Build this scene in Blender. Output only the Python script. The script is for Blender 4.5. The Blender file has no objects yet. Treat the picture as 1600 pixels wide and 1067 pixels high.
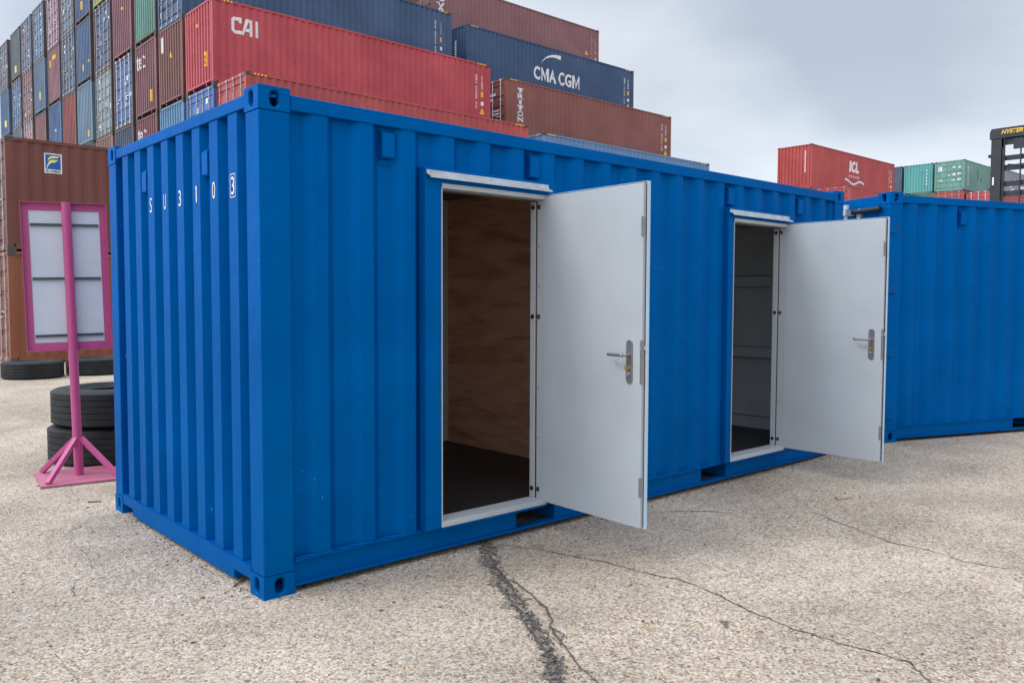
import bpy, bmesh, math, random
from mathutils import Vector, Matrix
R = math.radians
S = bpy.context.scene
COL = S.collection
random.seed(7)

# ------------------------------------------------------------------ camera
cam = bpy.data.cameras.new('camera')
cam.sensor_width = 36.0
cam.lens = 36.0 * 1287.2 / 1600.0
cam.clip_start = 0.05
cam.clip_end = 2000.0
cam_o = bpy.data.objects.new('camera', cam)
COL.objects.link(cam_o)
YAW, PITCH, ROLL = 0.840391324, -0.0519989982, 0.00329114165
f_ = Vector((math.cos(PITCH) * math.cos(YAW), math.cos(PITCH) * math.sin(YAW), math.sin(PITCH)))
r_ = Vector((math.sin(YAW), -math.cos(YAW), 0.0))
u_ = r_.cross(f_)
r2 = math.cos(ROLL) * r_ + math.sin(ROLL) * u_
u2 = -math.sin(ROLL) * r_ + math.cos(ROLL) * u_
m = Matrix((r2, u2, -f_)).transposed().to_4x4()
m.translation = Vector((-1.80766545, -3.89947260, 1.53824120))
cam_o.matrix_world = m
S.camera = cam_o

# ------------------------------------------------------------------ world: overcast sky
SUN_EL, SUN_AZ = R(46), R(158)          # direction towards the sun, azimuth from +X
w = bpy.data.worlds.new('World')
S.world = w
w.use_nodes = True
nt = w.node_tree
for n in list(nt.nodes):
    nt.nodes.remove(n)
N = lambda t, tree=None: (tree or nt).nodes.new(t)
out = N('ShaderNodeOutputWorld')
bg = N('ShaderNodeBackground')
bg.inputs['Strength'].default_value = 0.1
sky = N('ShaderNodeTexSky')
sky.sky_type = 'NISHITA'
sky.sun_disc = False
sky.sun_elevation = SUN_EL
sky.sun_rotation = R(90) - SUN_AZ
tc = N('ShaderNodeTexCoord')
sep = N('ShaderNodeSeparateXYZ')
nt.links.new(tc.outputs['Generated'], sep.inputs[0])
# cloud sheet: direction projected onto a flat layer overhead
addz = N('ShaderNodeMath'); addz.operation = 'MAXIMUM'; addz.inputs[1].default_value = 0.0
nt.links.new(sep.outputs['Z'], addz.inputs[0])
addz2 = N('ShaderNodeMath'); addz2.operation = 'ADD'; addz2.inputs[1].default_value = 0.22
nt.links.new(addz.outputs[0], addz2.inputs[0])
div = N('ShaderNodeVectorMath'); div.operation = 'DIVIDE'
comb = N('ShaderNodeCombineXYZ')
for k in range(3):
    nt.links.new(addz2.outputs[0], comb.inputs[k])
nt.links.new(tc.outputs['Generated'], div.inputs[0])
nt.links.new(comb.outputs[0], div.inputs[1])
noi = N('ShaderNodeTexNoise')
noi.inputs['Scale'].default_value = 1.0
noi.inputs['Detail'].default_value = 5.0
noi.inputs['Roughness'].default_value = 0.45
noi.inputs['Distortion'].default_value = 0.15
mapn = N('ShaderNodeMapping')
mapn.inputs['Location'].default_value = (0.9, 3.35, 0.0)
nt.links.new(div.outputs[0], mapn.inputs[0])
nt.links.new(mapn.outputs[0], noi.inputs['Vector'])
cr = N('ShaderNodeValToRGB')
cr.color_ramp.elements[0].position = 0.40
cr.color_ramp.elements[0].color = (0.53, 0.61, 0.727, 1)
cr.color_ramp.elements[1].position = 0.60
cr.color_ramp.elements[1].color = (0.78, 0.845, 0.935, 1)
nt.links.new(noi.outputs['Fac'], cr.inputs[0])
# overcast sky: brighter overhead than near the horizon, thin bright band low down
grad = N('ShaderNodeValToRGB')
g = grad.color_ramp
g.elements[0].position = 0.0; g.elements[0].color = (1.25, 1.24, 1.22, 1)
g.elements[1].position = 1.0; g.elements[1].color = (1.7, 1.7, 1.7, 1)
e = g.elements.new(0.13); e.color = (1.26, 1.24, 1.20, 1)
e = g.elements.new(0.20); e.color = (1.06, 1.06, 1.05, 1)
e = g.elements.new(0.27); e.color = (0.97, 0.97, 0.97, 1)
e = g.elements.new(0.42); e.color = (1.02, 1.02, 1.02, 1)
e = g.elements.new(0.62); e.color = (1.45, 1.45, 1.45, 1)
nt.links.new(sep.outputs['Z'], grad.inputs[0])
mul = N('ShaderNodeMix'); mul.data_type = 'RGBA'; mul.blend_type = 'MULTIPLY'; mul.inputs['Factor'].default_value = 1.0
nt.links.new(cr.outputs[0], mul.inputs['A'])
nt.links.new(grad.outputs[0], mul.inputs['B'])
# the cloud is brightest around the hidden sun
glow = N('ShaderNodeVectorMath'); glow.operation = 'DOT_PRODUCT'
glow.inputs[1].default_value = (math.cos(SUN_EL) * math.cos(SUN_AZ), math.cos(SUN_EL) * math.sin(SUN_AZ), math.sin(SUN_EL))
nt.links.new(tc.outputs['Generated'], glow.inputs[0])
gr = N('ShaderNodeMapRange'); gr.interpolation_type = 'SMOOTHSTEP'
gr.inputs['From Min'].default_value = 0.15; gr.inputs['From Max'].default_value = 1.0
gr.inputs['To Min'].default_value = 1.0; gr.inputs['To Max'].default_value = 2.3
nt.links.new(glow.outputs['Value'], gr.inputs[0])
gm = N('ShaderNodeVectorMath'); gm.operation = 'SCALE'
nt.links.new(mul.outputs['Result'], gm.inputs[0]); nt.links.new(gr.outputs[0], gm.inputs['Scale'])
sc10 = N('ShaderNodeMix'); sc10.data_type = 'RGBA'; sc10.blend_type = 'MULTIPLY'; sc10.inputs['Factor'].default_value = 1.0
sc10.inputs['B'].default_value = (10, 10, 10, 1)
nt.links.new(gm.outputs[0], sc10.inputs['A'])
mix = N('ShaderNodeMix'); mix.data_type = 'RGBA'; mix.inputs['Factor'].default_value = 0.93
nt.links.new(sky.outputs[0], mix.inputs['A'])
nt.links.new(sc10.outputs['Result'], mix.inputs['B'])
nt.links.new(mix.outputs['Result'], bg.inputs['Color'])
nt.links.new(bg.outputs[0], out.inputs[0])

sun = bpy.data.lights.new('sun', 'SUN')
sun.energy = 1.15
sun.angle = R(16)
sun.color = (1.0, 0.96, 0.90)
sun_o = bpy.data.objects.new('sun', sun)
COL.objects.link(sun_o)
d = Vector((math.cos(SUN_EL) * math.cos(SUN_AZ), math.cos(SUN_EL) * math.sin(SUN_AZ), math.sin(SUN_EL)))
sun_o.rotation_euler = d.to_track_quat('Z', 'Y').to_euler()
sun_o.location = (0, 0, 30)

S.view_settings.view_transform = 'Standard'
S.view_settings.look = 'None'
S.view_settings.exposure = 0.0
S.view_settings.gamma = 1.0
S.cycles.max_bounces = 6
S.cycles.use_denoising = True

# ------------------------------------------------------------------ mesh helpers
class MB:
    def __init__(s):
        s.v = []; s.f = []
    def add(s, verts, faces):
        b = len(s.v)
        s.v += [tuple(p) for p in verts]
        s.f += [tuple(b + i for i in f) for f in faces]
        return s
    def box(s, x0, x1, y0, y1, z0, z1):
        return s.add([(x, y, z) for z in (z0, z1) for y in (y0, y1) for x in (x0, x1)],
                     [(0, 2, 3, 1), (4, 5, 7, 6), (0, 1, 5, 4), (2, 6, 7, 3), (0, 4, 6, 2), (1, 3, 7, 5)])
    def tube(s, a, b, r, n=10, r1=None):
        a = Vector(a); b = Vector(b); r1 = r if r1 is None else r1
        q = (b - a).to_track_quat('Z', 'Y')
        vs = []
        for p, rr in ((a, r), (b, r1)):
            for k in range(n):
                t = 2 * math.pi * k / n
                vs.append(p + q @ Vector((rr * math.cos(t), rr * math.sin(t), 0)))
        fs = [(k, (k + 1) % n, n + (k + 1) % n, n + k) for k in range(n)]
        fs += [tuple(reversed(range(n))), tuple(range(n, 2 * n))]
        return s.add(vs, fs)
    def bar(s, a, b, w_, h_):
        """rectangular bar from a to b"""
        a = Vector(a); b = Vector(b); q = (b - a).to_track_quat('Z', 'Y')
        vs = []
        for p in (a, b):
            for dx, dy in ((-1, -1), (1, -1), (1, 1), (-1, 1)):
                vs.append(p + q @ Vector((dx * w_ / 2, dy * h_ / 2, 0)))
        return s.add(vs, [(3, 2, 1, 0), (4, 5, 6, 7), (0, 1, 5, 4), (1, 2, 6, 5), (2, 3, 7, 6), (3, 0, 4, 7)])
    def prism(s, pts, h0, h1, f):
        """closed 2D outline extruded; f(u,v,h)->xyz"""
        n = len(pts)
        vs = [f(u, v, h) for h in (h0, h1) for (u, v) in pts]
        fs = [tuple(range(n)), tuple(reversed(range(n, 2 * n)))]
        fs += [(k, n + k, n + (k + 1) % n, (k + 1) % n) for k in range(n)]
        return s.add(vs, fs)
    def lathe(s, prof, n=48):
        """prof: list of (r, z), closed loop, about the z axis"""
        k = len(prof); vs = []
        for i in range(n):
            t = 2 * math.pi * i / n
            vs += [(r * math.cos(t), r * math.sin(t), z) for r, z in prof]
        fs = [(i * k + j, ((i + 1) % n) * k + j, ((i + 1) % n) * k + (j + 1) % k, i * k + (j + 1) % k)
              for i in range(n) for j in range(k)]
        return s.add(vs, fs)
    def sheet(s, prof, z0, z1, f):
        """corrugated sheet: prof = [(u, depth)], f(u, depth, z) -> xyz"""
        n = len(prof)
        vs = [f(u, dd, z) for z in (z0, z1) for (u, dd) in prof]
        return s.add(vs, [(k, k + 1, n + k + 1, n + k) for k in range(n - 1)])
    def mesh(s, name, fix=True):
        me = bpy.data.meshes.new(name)
        me.from_pydata(s.v, [], s.f)
        if fix:
            bm = bmesh.new(); bm.from_mesh(me)
            bmesh.ops.recalc_face_normals(bm, faces=bm.faces)
            bm.to_mesh(me); bm.free()
        me.update()
        return me

def put(name, me, mat=None, parent=None, smooth=False, bevel=0.0, seg=2):
    o = bpy.data.objects.new(name, me)
    COL.objects.link(o)
    if mat is not None:
        if len(me.materials) == 0:
            me.materials.append(mat)
        o.material_slots[0].link = 'OBJECT'
        o.material_slots[0].material = mat
    if parent is not None:
        o.parent = parent
    if smooth:
        for p in me.polygons:
            p.use_smooth = True
        me.set_sharp_from_angle(angle=R(40)) if hasattr(me, 'set_sharp_from_angle') else None
    if bevel:
        b = o.modifiers.new('bevel', 'BEVEL')
        b.width = bevel; b.segments = seg; b.limit_method = 'ANGLE'; b.angle_limit = R(35)
    return o

def build(name, mb, mat, parent=None, **k):
    return put(name, mb.mesh(name), mat, parent, **k)

def tag(o, label=None, cat=None, group=None, kind=None):
    if label: o['label'] = label
    if cat: o['category'] = cat
    if group: o['group'] = group
    if kind: o['kind'] = kind
    return o

def empty(name, loc=(0, 0, 0), rz=0.0):
    o = bpy.data.objects.new(name, None)
    COL.objects.link(o)
    o.location = loc; o.rotation_euler = (0, 0, rz)
    o.empty_display_size = 0.2
    return o

def corr(u0, u1, pitch, outer, slope, depth, c0):
    """trapezoid corrugation between u0 and u1; ridge centres at c0 + k*pitch; depth 0 = ridge"""
    pts = []
    k = math.floor((u0 - c0) / pitch) - 1
    while c0 + k * pitch < u1 + pitch:
        c = c0 + k * pitch
        pts += [(c - outer / 2 - slope, depth), (c - outer / 2, 0.0), (c + outer / 2, 0.0), (c + outer / 2 + slope, depth)]
        k += 1
    return pts

def at(prof, u):
    for (a, da), (b, db) in zip(prof, prof[1:]):
        if a <= u <= b:
            return da + (db - da) * ((u - a) / (b - a) if b > a else 0)
    return prof[0][1] if u < prof[0][0] else prof[-1][1]

def cut(prof, u0, u1):
    return [(u0, at(prof, u0))] + [p for p in prof if u0 + 1e-4 < p[0] < u1 - 1e-4] + [(u1, at(prof, u1))]

# ------------------------------------------------------------------ materials
def new_mat(name):
    mt = bpy.data.materials.new(name)
    mt.use_nodes = True
    t = mt.node_tree
    b = t.nodes['Principled BSDF']
    return mt, t, b

def simple(name, rgb, rough=0.5, metal=0.0, vary=0.12, scale=6.0, bump=0.0, bscale=60.0, spec=0.5):
    mt, t, b = new_mat(name)
    c = t.nodes.new('ShaderNodeTexCoord')
    n = t.nodes.new('ShaderNodeTexNoise')
    n.inputs['Scale'].default_value = scale; n.inputs['Detail'].default_value = 5
    t.links.new(c.outputs['Object'], n.inputs['Vector'])
    r = t.nodes.new('ShaderNodeValToRGB')
    lo = [x * (1 - vary) for x in rgb]; hi = [min(1, x * (1 + vary)) for x in rgb]
    r.color_ramp.elements[0].position = 0.3; r.color_ramp.elements[0].color = (*lo, 1)
    r.color_ramp.elements[1].position = 0.7; r.color_ramp.elements[1].color = (*hi, 1)
    t.links.new(n.outputs['Fac'], r.inputs[0])
    t.links.new(r.outputs[0], b.inputs['Base Color'])
    b.inputs['Roughness'].default_value = rough
    b.inputs['Metallic'].default_value = metal
    b.inputs['Specular IOR Level'].default_value = spec
    if bump:
        n2 = t.nodes.new('ShaderNodeTexNoise')
        n2.inputs['Scale'].default_value = bscale; n2.inputs['Detail'].default_value = 4
        t.links.new(c.outputs['Object'], n2.inputs['Vector'])
        bp = t.nodes.new('ShaderNodeBump')
        bp.inputs['Strength'].default_value = bump; bp.inputs['Distance'].default_value = 0.01
        t.links.new(n2.outputs['Fac'], bp.inputs['Height'])
        t.links.new(bp.outputs[0], b.inputs['Normal'])
    return mt

def paint(name, rgb, wear=0.5, rough=0.5, rust=(0.10, 0.035, 0.018), seed=0.0):
    """weathered container paint: fade, vertical run streaks, rust flecks, dents"""
    mt, t, b = new_mat(name)
    L = t.links.new
    c = t.nodes.new('ShaderNodeTexCoord')
    mp = t.nodes.new('ShaderNodeMapping'); mp.inputs['Location'].default_value = (seed, seed * 1.7, seed * 0.6)
    L(c.outputs['Object'], mp.inputs[0])
    n1 = t.nodes.new('ShaderNodeTexNoise'); n1.inputs['Scale'].default_value = 0.7; n1.inputs['Detail'].default_value = 6
    L(mp.outputs[0], n1.inputs['Vector'])
    ms = t.nodes.new('ShaderNodeMapping'); ms.inputs['Scale'].default_value = (9, 9, 0.5)
    L(mp.outputs[0], ms.inputs[0])
    n2 = t.nodes.new('ShaderNodeTexNoise'); n2.inputs['Scale'].default_value = 1.3; n2.inputs['Detail'].default_value = 5
    L(ms.outputs[0], n2.inputs['Vector'])
    r1 = t.nodes.new('ShaderNodeValToRGB')
    fade = [x + (0.32 - x) * 0.07 * wear for x in rgb]
    dark = [x * (1 - 0.34 * wear) for x in rgb]
    r1.color_ramp.elements[0].position = 0.32; r1.color_ramp.elements[0].color = (*dark, 1)
    r1.color_ramp.elements[1].position = 0.68; r1.color_ramp.elements[1].color = (*fade, 1)
    L(n1.outputs['Fac'], r1.inputs[0])
    mx = t.nodes.new('ShaderNodeMix'); mx.data_type = 'RGBA'
    L(r1.outputs[0], mx.inputs['A'])
    mx.inputs['B'].default_value = (*[x * 0.55 + rust[i] * 0.3 for i, x in enumerate(rgb)], 1)
    r2_ = t.nodes.new('ShaderNodeMapRange')
    r2_.inputs['From Min'].default_value = 0.52; r2_.inputs['From Max'].default_value = 0.78
    r2_.inputs['To Max'].default_value = 0.55 * wear
    L(n2.outputs['Fac'], r2_.inputs[0]); L(r2_.outputs[0], mx.inputs['Factor'])
    n3 = t.nodes.new('ShaderNodeTexNoise'); n3.inputs['Scale'].default_value = 5.0; n3.inputs['Detail'].default_value = 8; n3.inputs['Roughness'].default_value = 0.65
    L(mp.outputs[0], n3.inputs['Vector'])
    r3 = t.nodes.new('ShaderNodeMapRange')
    r3.inputs['From Min'].default_value = 0.66 - 0.04 * wear; r3.inputs['From Max'].default_value = 0.70
    r3.inputs['To Max'].default_value = min(1.0, wear)
    L(n3.outputs['Fac'], r3.inputs[0])
    mx2 = t.nodes.new('ShaderNodeMix'); mx2.data_type = 'RGBA'
    L(mx.outputs['Result'], mx2.inputs['A']); mx2.inputs['B'].default_value = (*rust, 1)
    L(r3.outputs[0], mx2.inputs['Factor'])
    L(mx2.outputs['Result'], b.inputs['Base Color'])
    b.inputs['Roughness'].default_value = rough
    bp = t.nodes.new('ShaderNodeBump'); bp.inputs['Strength'].default_value = 0.25; bp.inputs['Distance'].default_value = 0.03
    n4 = t.nodes.new('ShaderNodeTexNoise'); n4.inputs['Scale'].default_value = 2.2; n4.inputs['Detail'].default_value = 2
    L(mp.outputs[0], n4.inputs['Vector']); L(n4.outputs['Fac'], bp.inputs['Height'])
    L(bp.outputs[0], b.inputs['Normal'])
    return mt

def fresh_blue():
    """newly sprayed blue gloss: slight orange peel, soft dents, a few white chips and dusty marks"""
    mt, t, b = new_mat('fresh_blue_paint')
    L = t.links.new
    c = t.nodes.new('ShaderNodeTexCoord')
    n1 = t.nodes.new('ShaderNodeTexNoise'); n1.inputs['Scale'].default_value = 1.1; n1.inputs['Detail'].default_value = 7
    n1.inputs['Roughness'].default_value = 0.6
    L(c.outputs['Object'], n1.inputs['Vector'])
    r1 = t.nodes.new('ShaderNodeValToRGB')
    r1.color_ramp.elements[0].position = 0.30; r1.color_ramp.elements[0].color = (0.0, 0.092, 0.312, 1)
    r1.color_ramp.elements[1].position = 0.70; r1.color_ramp.elements[1].color = (0.0, 0.118, 0.385, 1)
    L(n1.outputs['Fac'], r1.inputs[0])
    ms = t.nodes.new('ShaderNodeMapping'); ms.inputs['Scale'].default_value = (7, 7, 0.6)
    L(c.outputs['Object'], ms.inputs[0])
    n2 = t.nodes.new('ShaderNodeTexNoise'); n2.inputs['Scale'].default_value = 1.6; n2.inputs['Detail'].default_value = 6
    L(ms.outputs[0], n2.inputs['Vector'])
    mr = t.nodes.new('ShaderNodeMapRange'); mr.inputs['From Min'].default_value = 0.55; mr.inputs['From Max'].default_value = 0.8; mr.inputs['To Max'].default_value = 0.30
    L(n2.outputs['Fac'], mr.inputs[0])
    dust = t.nodes.new('ShaderNodeMix'); dust.data_type = 'RGBA'
    L(r1.outputs[0], dust.inputs['A']); dust.inputs['B'].default_value = (0.004, 0.125, 0.37, 1)
    L(mr.outputs[0], dust.inputs['Factor'])
    n3 = t.nodes.new('ShaderNodeTexNoise'); n3.inputs['Scale'].default_value = 34; n3.inputs['Detail'].default_value = 3
    L(c.outputs['Object'], n3.inputs['Vector'])
    n3b = t.nodes.new('ShaderNodeTexNoise'); n3b.inputs['Scale'].default_value = 2.0; n3b.inputs['Detail'].default_value = 2
    L(c.outputs['Object'], n3b.inputs['Vector'])
    ad = t.nodes.new('ShaderNodeMath'); ad.operation = 'MULTIPLY_ADD'; ad.inputs[1].default_value = 0.35
    L(n3b.outputs['Fac'], ad.inputs[0]); L(n3.outputs['Fac'], ad.inputs[2])
    chip = t.nodes.new('ShaderNodeMapRange'); chip.inputs['From Min'].default_value = 0.967; chip.inputs['From Max'].default_value = 0.985; chip.inputs['To Max'].default_value = 0.75
    L(ad.outputs[0], chip.inputs[0])
    mx = t.nodes.new('ShaderNodeMix'); mx.data_type = 'RGBA'
    L(dust.outputs['Result'], mx.inputs['A']); mx.inputs['B'].default_value = (0.45, 0.60, 0.75, 1)
    L(chip.outputs[0], mx.inputs['Factor'])
    L(mx.outputs['Result'], b.inputs['Base Color'])
    rr = t.nodes.new('ShaderNodeMapRange'); rr.inputs['To Min'].default_value = 0.30; rr.inputs['To Max'].default_value = 0.46
    L(n1.outputs['Fac'], rr.inputs[0]); L(rr.outputs[0], b.inputs['Roughness'])
    b.inputs['Specular IOR Level'].default_value = 0.03
    b.inputs['Metallic'].default_value = 0.32
    b.inputs['Specular Tint'].default_value = (0.05, 0.45, 1.0, 1)
    n4 = t.nodes.new('ShaderNodeTexNoise'); n4.inputs['Scale'].default_value = 2.6; n4.inputs['Detail'].default_value = 3
    L(c.outputs['Object'], n4.inputs['Vector'])
    bp = t.nodes.new('ShaderNodeBump'); bp.inputs['Strength'].default_value = 0.5; bp.inputs['Distance'].default_value = 0.035
    L(n4.outputs['Fac'], bp.inputs['Height'])
    n5 = t.nodes.new('ShaderNodeTexNoise'); n5.inputs['Scale'].default_value = 160; n5.inputs['Detail'].default_value = 2
    L(c.outputs['Object'], n5.inputs['Vector'])
    bp2 = t.nodes.new('ShaderNodeBump'); bp2.inputs['Strength'].default_value = 0.06; bp2.inputs['Distance'].default_value = 0.004
    L(n5.outputs['Fac'], bp2.inputs['Height']); L(bp.outputs[0], bp2.inputs['Normal'])
    L(bp2.outputs[0], b.inputs['Normal'])
    return mt

def ground_mat(name='exposed_aggregate_concrete', tint=1.0):
    """concrete with exposed river-gravel aggregate"""
    mt, t, b = new_mat(name)
    L = t.links.new
    nd = t.nodes.new
    c = nd('ShaderNodeTexCoord')
    wob = nd('ShaderNodeTexNoise'); wob.inputs['Scale'].default_value = 45; wob.inputs['Detail'].default_value = 2
    L(c.outputs['Object'], wob.inputs['Vector'])
    wsub = nd('ShaderNodeVectorMath'); wsub.operation = 'MULTIPLY_ADD'
    wsub.inputs[1].default_value = (0.012, 0.012, 0.0)
    L(wob.outputs['Color'], wsub.inputs[0]); L(c.outputs['Object'], wsub.inputs[2])
    def stones(scale, seed):
        mp = nd('ShaderNodeMapping'); mp.inputs['Location'].default_value = (seed, seed * 2.3, 0)
        mp.inputs['Rotation'].default_value = (0, 0, seed)
        mp.inputs['Scale'].default_value = (1, 1, 0)
        L(wsub.outputs[0], mp.inputs[0])
        v = nd('ShaderNodeTexVoronoi'); v.inputs['Scale'].default_value = scale; v.inputs['Randomness'].default_value = 1.0
        L(mp.outputs[0], v.inputs['Vector'])
        s = nd('ShaderNodeSeparateColor'); L(v.outputs['Color'], s.inputs[0])
        return v, s
    v1, s1 = stones(60.0, 0.3)
    v2, s2 = stones(118.0, 1.1)
    def ramp(sock, stops):
        r = nd('ShaderNodeValToRGB'); r.color_ramp.interpolation = 'CONSTANT'
        els = r.color_ramp.elements
        els[0].position = 0; els[0].color = (*stops[0][1], 1)
        els[1].position = stops[1][0]; els[1].color = (*stops[1][1], 1)
        for p, col in stops[2:]:
            e = els.new(p); e.color = (*col, 1)
        L(sock, r.inputs[0]); return r
    rb = ramp(s1.outputs[0], [(0, (.46, .385, .30)), (.16, (.57, .49, .40)), (.32, (.36, .265, .175)), (.45, (.27, .21, .16)),
                              (.53, (.66, .60, .52)), (.66, (.40, .35, .30)), (.76, (.27, .155, .08)), (.83, (.22, .195, .18)),
                              (.90, (.085, .075, .07)), (.945, (.69, .65, .59)), (.98, (.46, .25, .07))])
    rs = ramp(s2.outputs[0], [(0, (.49, .43, .36)), (.28, (.36, .30, .235)), (.48, (.60, .54, .46)), (.72, (.25, .20, .155)), (.86, (.11, .095, .085)), (.93, (.68, .63, .57))])
    # which cells of the big layer are stone (else fines)
    pick = nd('ShaderNodeMath'); pick.operation = 'GREATER_THAN'; pick.inputs[1].default_value = 0.42
    L(s1.outputs[1], pick.inputs[0])
    edge = nd('ShaderNodeMapRange'); edge.inputs['From Min'].default_value = 0.50; edge.inputs['From Max'].default_value = 0.62
    edge.inputs['To Min'].default_value = 1; edge.inputs['To Max'].default_value = 0
    L(v1.outputs['Distance'], edge.inputs[0])
    pm = nd('ShaderNodeMath'); pm.operation = 'MULTIPLY'; L(pick.outputs[0], pm.inputs[0]); L(edge.outputs[0], pm.inputs[1])
    mx = nd('ShaderNodeMix'); mx.data_type = 'RGBA'
    L(pm.outputs[0], mx.inputs['Factor']); L(rs.outputs[0], mx.inputs['A']); L(rb.outputs[0], mx.inputs['B'])
    # cement paste worn over the stones in patches
    n1 = nd('ShaderNodeTexNoise'); n1.inputs['Scale'].default_value = 0.55; n1.inputs['Detail'].default_value = 8; n1.inputs['Roughness'].default_value = 0.62
    L(c.outputs['Object'], n1.inputs['Vector'])
    n2 = nd('ShaderNodeTexNoise'); n2.inputs['Scale'].default_value = 26; n2.inputs['Detail'].default_value = 4
    L(c.outputs['Object'], n2.inputs['Vector'])
    ps = nd('ShaderNodeMath'); ps.operation = 'ADD'; L(n1.outputs['Fac'], ps.inputs[0]); L(n2.outputs['Fac'], ps.inputs[1])
    pr = nd('ShaderNodeMapRange'); pr.inputs['From Min'].default_value = 0.86; pr.inputs['From Max'].default_value = 1.22
    pr.inputs['To Min'].default_value = 0.04; pr.inputs['To Max'].default_value = 0.30
    L(ps.outputs[0], pr.inputs[0])
    mx2 = nd('ShaderNodeMix'); mx2.data_type = 'RGBA'
    L(pr.outputs[0], mx2.inputs['Factor']); L(mx.outputs['Result'], mx2.inputs['A']); mx2.inputs['B'].default_value = (.56, .53, .49, 1)
    # broad dirt and damp stains
    n3 = nd('ShaderNodeTexNoise'); n3.inputs['Scale'].default_value = 0.9; n3.inputs['Detail'].default_value = 9; n3.inputs['Roughness'].default_value = 0.6
    mp3 = nd('ShaderNodeMapping'); mp3.inputs['Location'].default_value = (3.1, 7.7, 0); L(c.outputs['Object'], mp3.inputs[0]); L(mp3.outputs[0], n3.inputs['Vector'])
    st = nd('ShaderNodeMapRange'); st.inputs['From Min'].default_value = 0.36; st.inputs['From Max'].default_value = 0.66
    st.inputs['To Min'].default_value = 0.72; st.inputs['To Max'].default_value = 1.05
    L(n3.outputs['Fac'], st.inputs[0])
    n6 = nd('ShaderNodeTexNoise'); n6.inputs['Scale'].default_value = 2.3; n6.inputs['Detail'].default_value = 6; n6.inputs['Roughness'].default_value = 0.7; n6.inputs['Distortion'].default_value = 0.6
    mp6 = nd('ShaderNodeMapping'); mp6.inputs['Location'].default_value = (11.3, 2.2, 0); L(c.outputs['Object'], mp6.inputs[0]); L(mp6.outputs[0], n6.inputs['Vector'])
    s6 = nd('ShaderNodeMapRange'); s6.inputs['From Min'].default_value = 0.60; s6.inputs['From Max'].default_value = 0.74
    s6.inputs['To Min'].default_value = 1.0; s6.inputs['To Max'].default_value = 0.76
    L(n6.outputs['Fac'], s6.inputs[0])
    stm = nd('ShaderNodeMath'); stm.operation = 'MULTIPLY'; L(st.outputs[0], stm.inputs[0]); L(s6.outputs[0], stm.inputs[1])
    st = stm
    mul = nd('ShaderNodeMix'); mul.data_type = 'RGBA'; mul.blend_type = 'MULTIPLY'; mul.inputs['Factor'].default_value = 1
    cc = nd('ShaderNodeCombineXYZ')
    for k, wv in enumerate((0.99, 0.905, 0.825)):
        wm = nd('ShaderNodeMath'); wm.operation = 'MULTIPLY'; wm.inputs[1].default_value = wv * tint
        L(st.outputs[0], wm.inputs[0]); L(wm.outputs[0], cc.inputs[k])
    L(mx2.outputs['Result'], mul.inputs['A']); L(cc.outputs[0], mul.inputs['B'])
    L(mul.outputs['Result'], b.inputs['Base Color'])
    b.inputs['Roughness'].default_value = 0.88
    b.inputs['Specular IOR Level'].default_value = 0.3
    h = nd('ShaderNodeMath'); h.operation = 'MULTIPLY'; L(v1.outputs['Distance'], h.inputs[0]); h.inputs[1].default_value = -1
    bp = nd('ShaderNodeBump'); bp.inputs['Strength'].default_value = 0.55; bp.inputs['Distance'].default_value = 0.006
    L(h.outputs[0], bp.inputs['Height'])
    bp2 = nd('ShaderNodeBump'); bp2.inputs['Strength'].default_value = 0.35; bp2.inputs['Distance'].default_value = 0.004
    L(v2.outputs['Distance'], bp2.inputs['Height']); L(bp.outputs[0], bp2.inputs['Normal'])
    L(bp2.outputs[0], b.inputs['Normal'])
    return mt

def plywood():
    mt, t, b = new_mat('plywood')
    L = t.links.new
    c = t.nodes.new('ShaderNodeTexCoord')
    mp = t.nodes.new('ShaderNodeMapping'); mp.inputs['Scale'].default_value = (1, 0.55, 3.2)
    L(c.outputs['Object'], mp.inputs[0])
    n = t.nodes.new('ShaderNodeTexNoise'); n.inputs['Scale'].default_value = 2.2; n.inputs['Detail'].default_value = 7; n.inputs['Distortion'].default_value = 1.4
    L(mp.outputs[0], n.inputs['Vector'])
    mpf = t.nodes.new('ShaderNodeMapping'); mpf.inputs['Scale'].default_value = (1, 2, 45)
    L(c.outputs['Object'], mpf.inputs[0])
    nf = t.nodes.new('ShaderNodeTexNoise'); nf.inputs['Scale'].default_value = 2.0; nf.inputs['Detail'].default_value = 4
    L(mpf.outputs[0], nf.inputs['Vector'])
    ad = t.nodes.new('ShaderNodeMath'); ad.operation = 'MULTIPLY_ADD'; ad.inputs[1].default_value = 0.5
    L(nf.outputs['Fac'], ad.inputs[0]); L(n.outputs['Fac'], ad.inputs[2])
    r = t.nodes.new('ShaderNodeValToRGB')
    r.color_ramp.elements[0].position = 0.42; r.color_ramp.elements[0].color = (0.28, 0.11, 0.058, 1)
    r.color_ramp.elements[1].position = 0.86; r.color_ramp.elements[1].color = (0.86, 0.465, 0.30, 1)
    e = r.color_ramp.elements.new(0.6); e.color = (0.64, 0.29, 0.165, 1)
    L(ad.outputs[0], r.inputs[0]); L(r.outputs[0], b.inputs['Base Color'])
    b.inputs['Roughness'].default_value = 0.6
    return mt

def marked(name, rgb):
    return simple(name, rgb, 0.55, 0, 0.06, 8)

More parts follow.
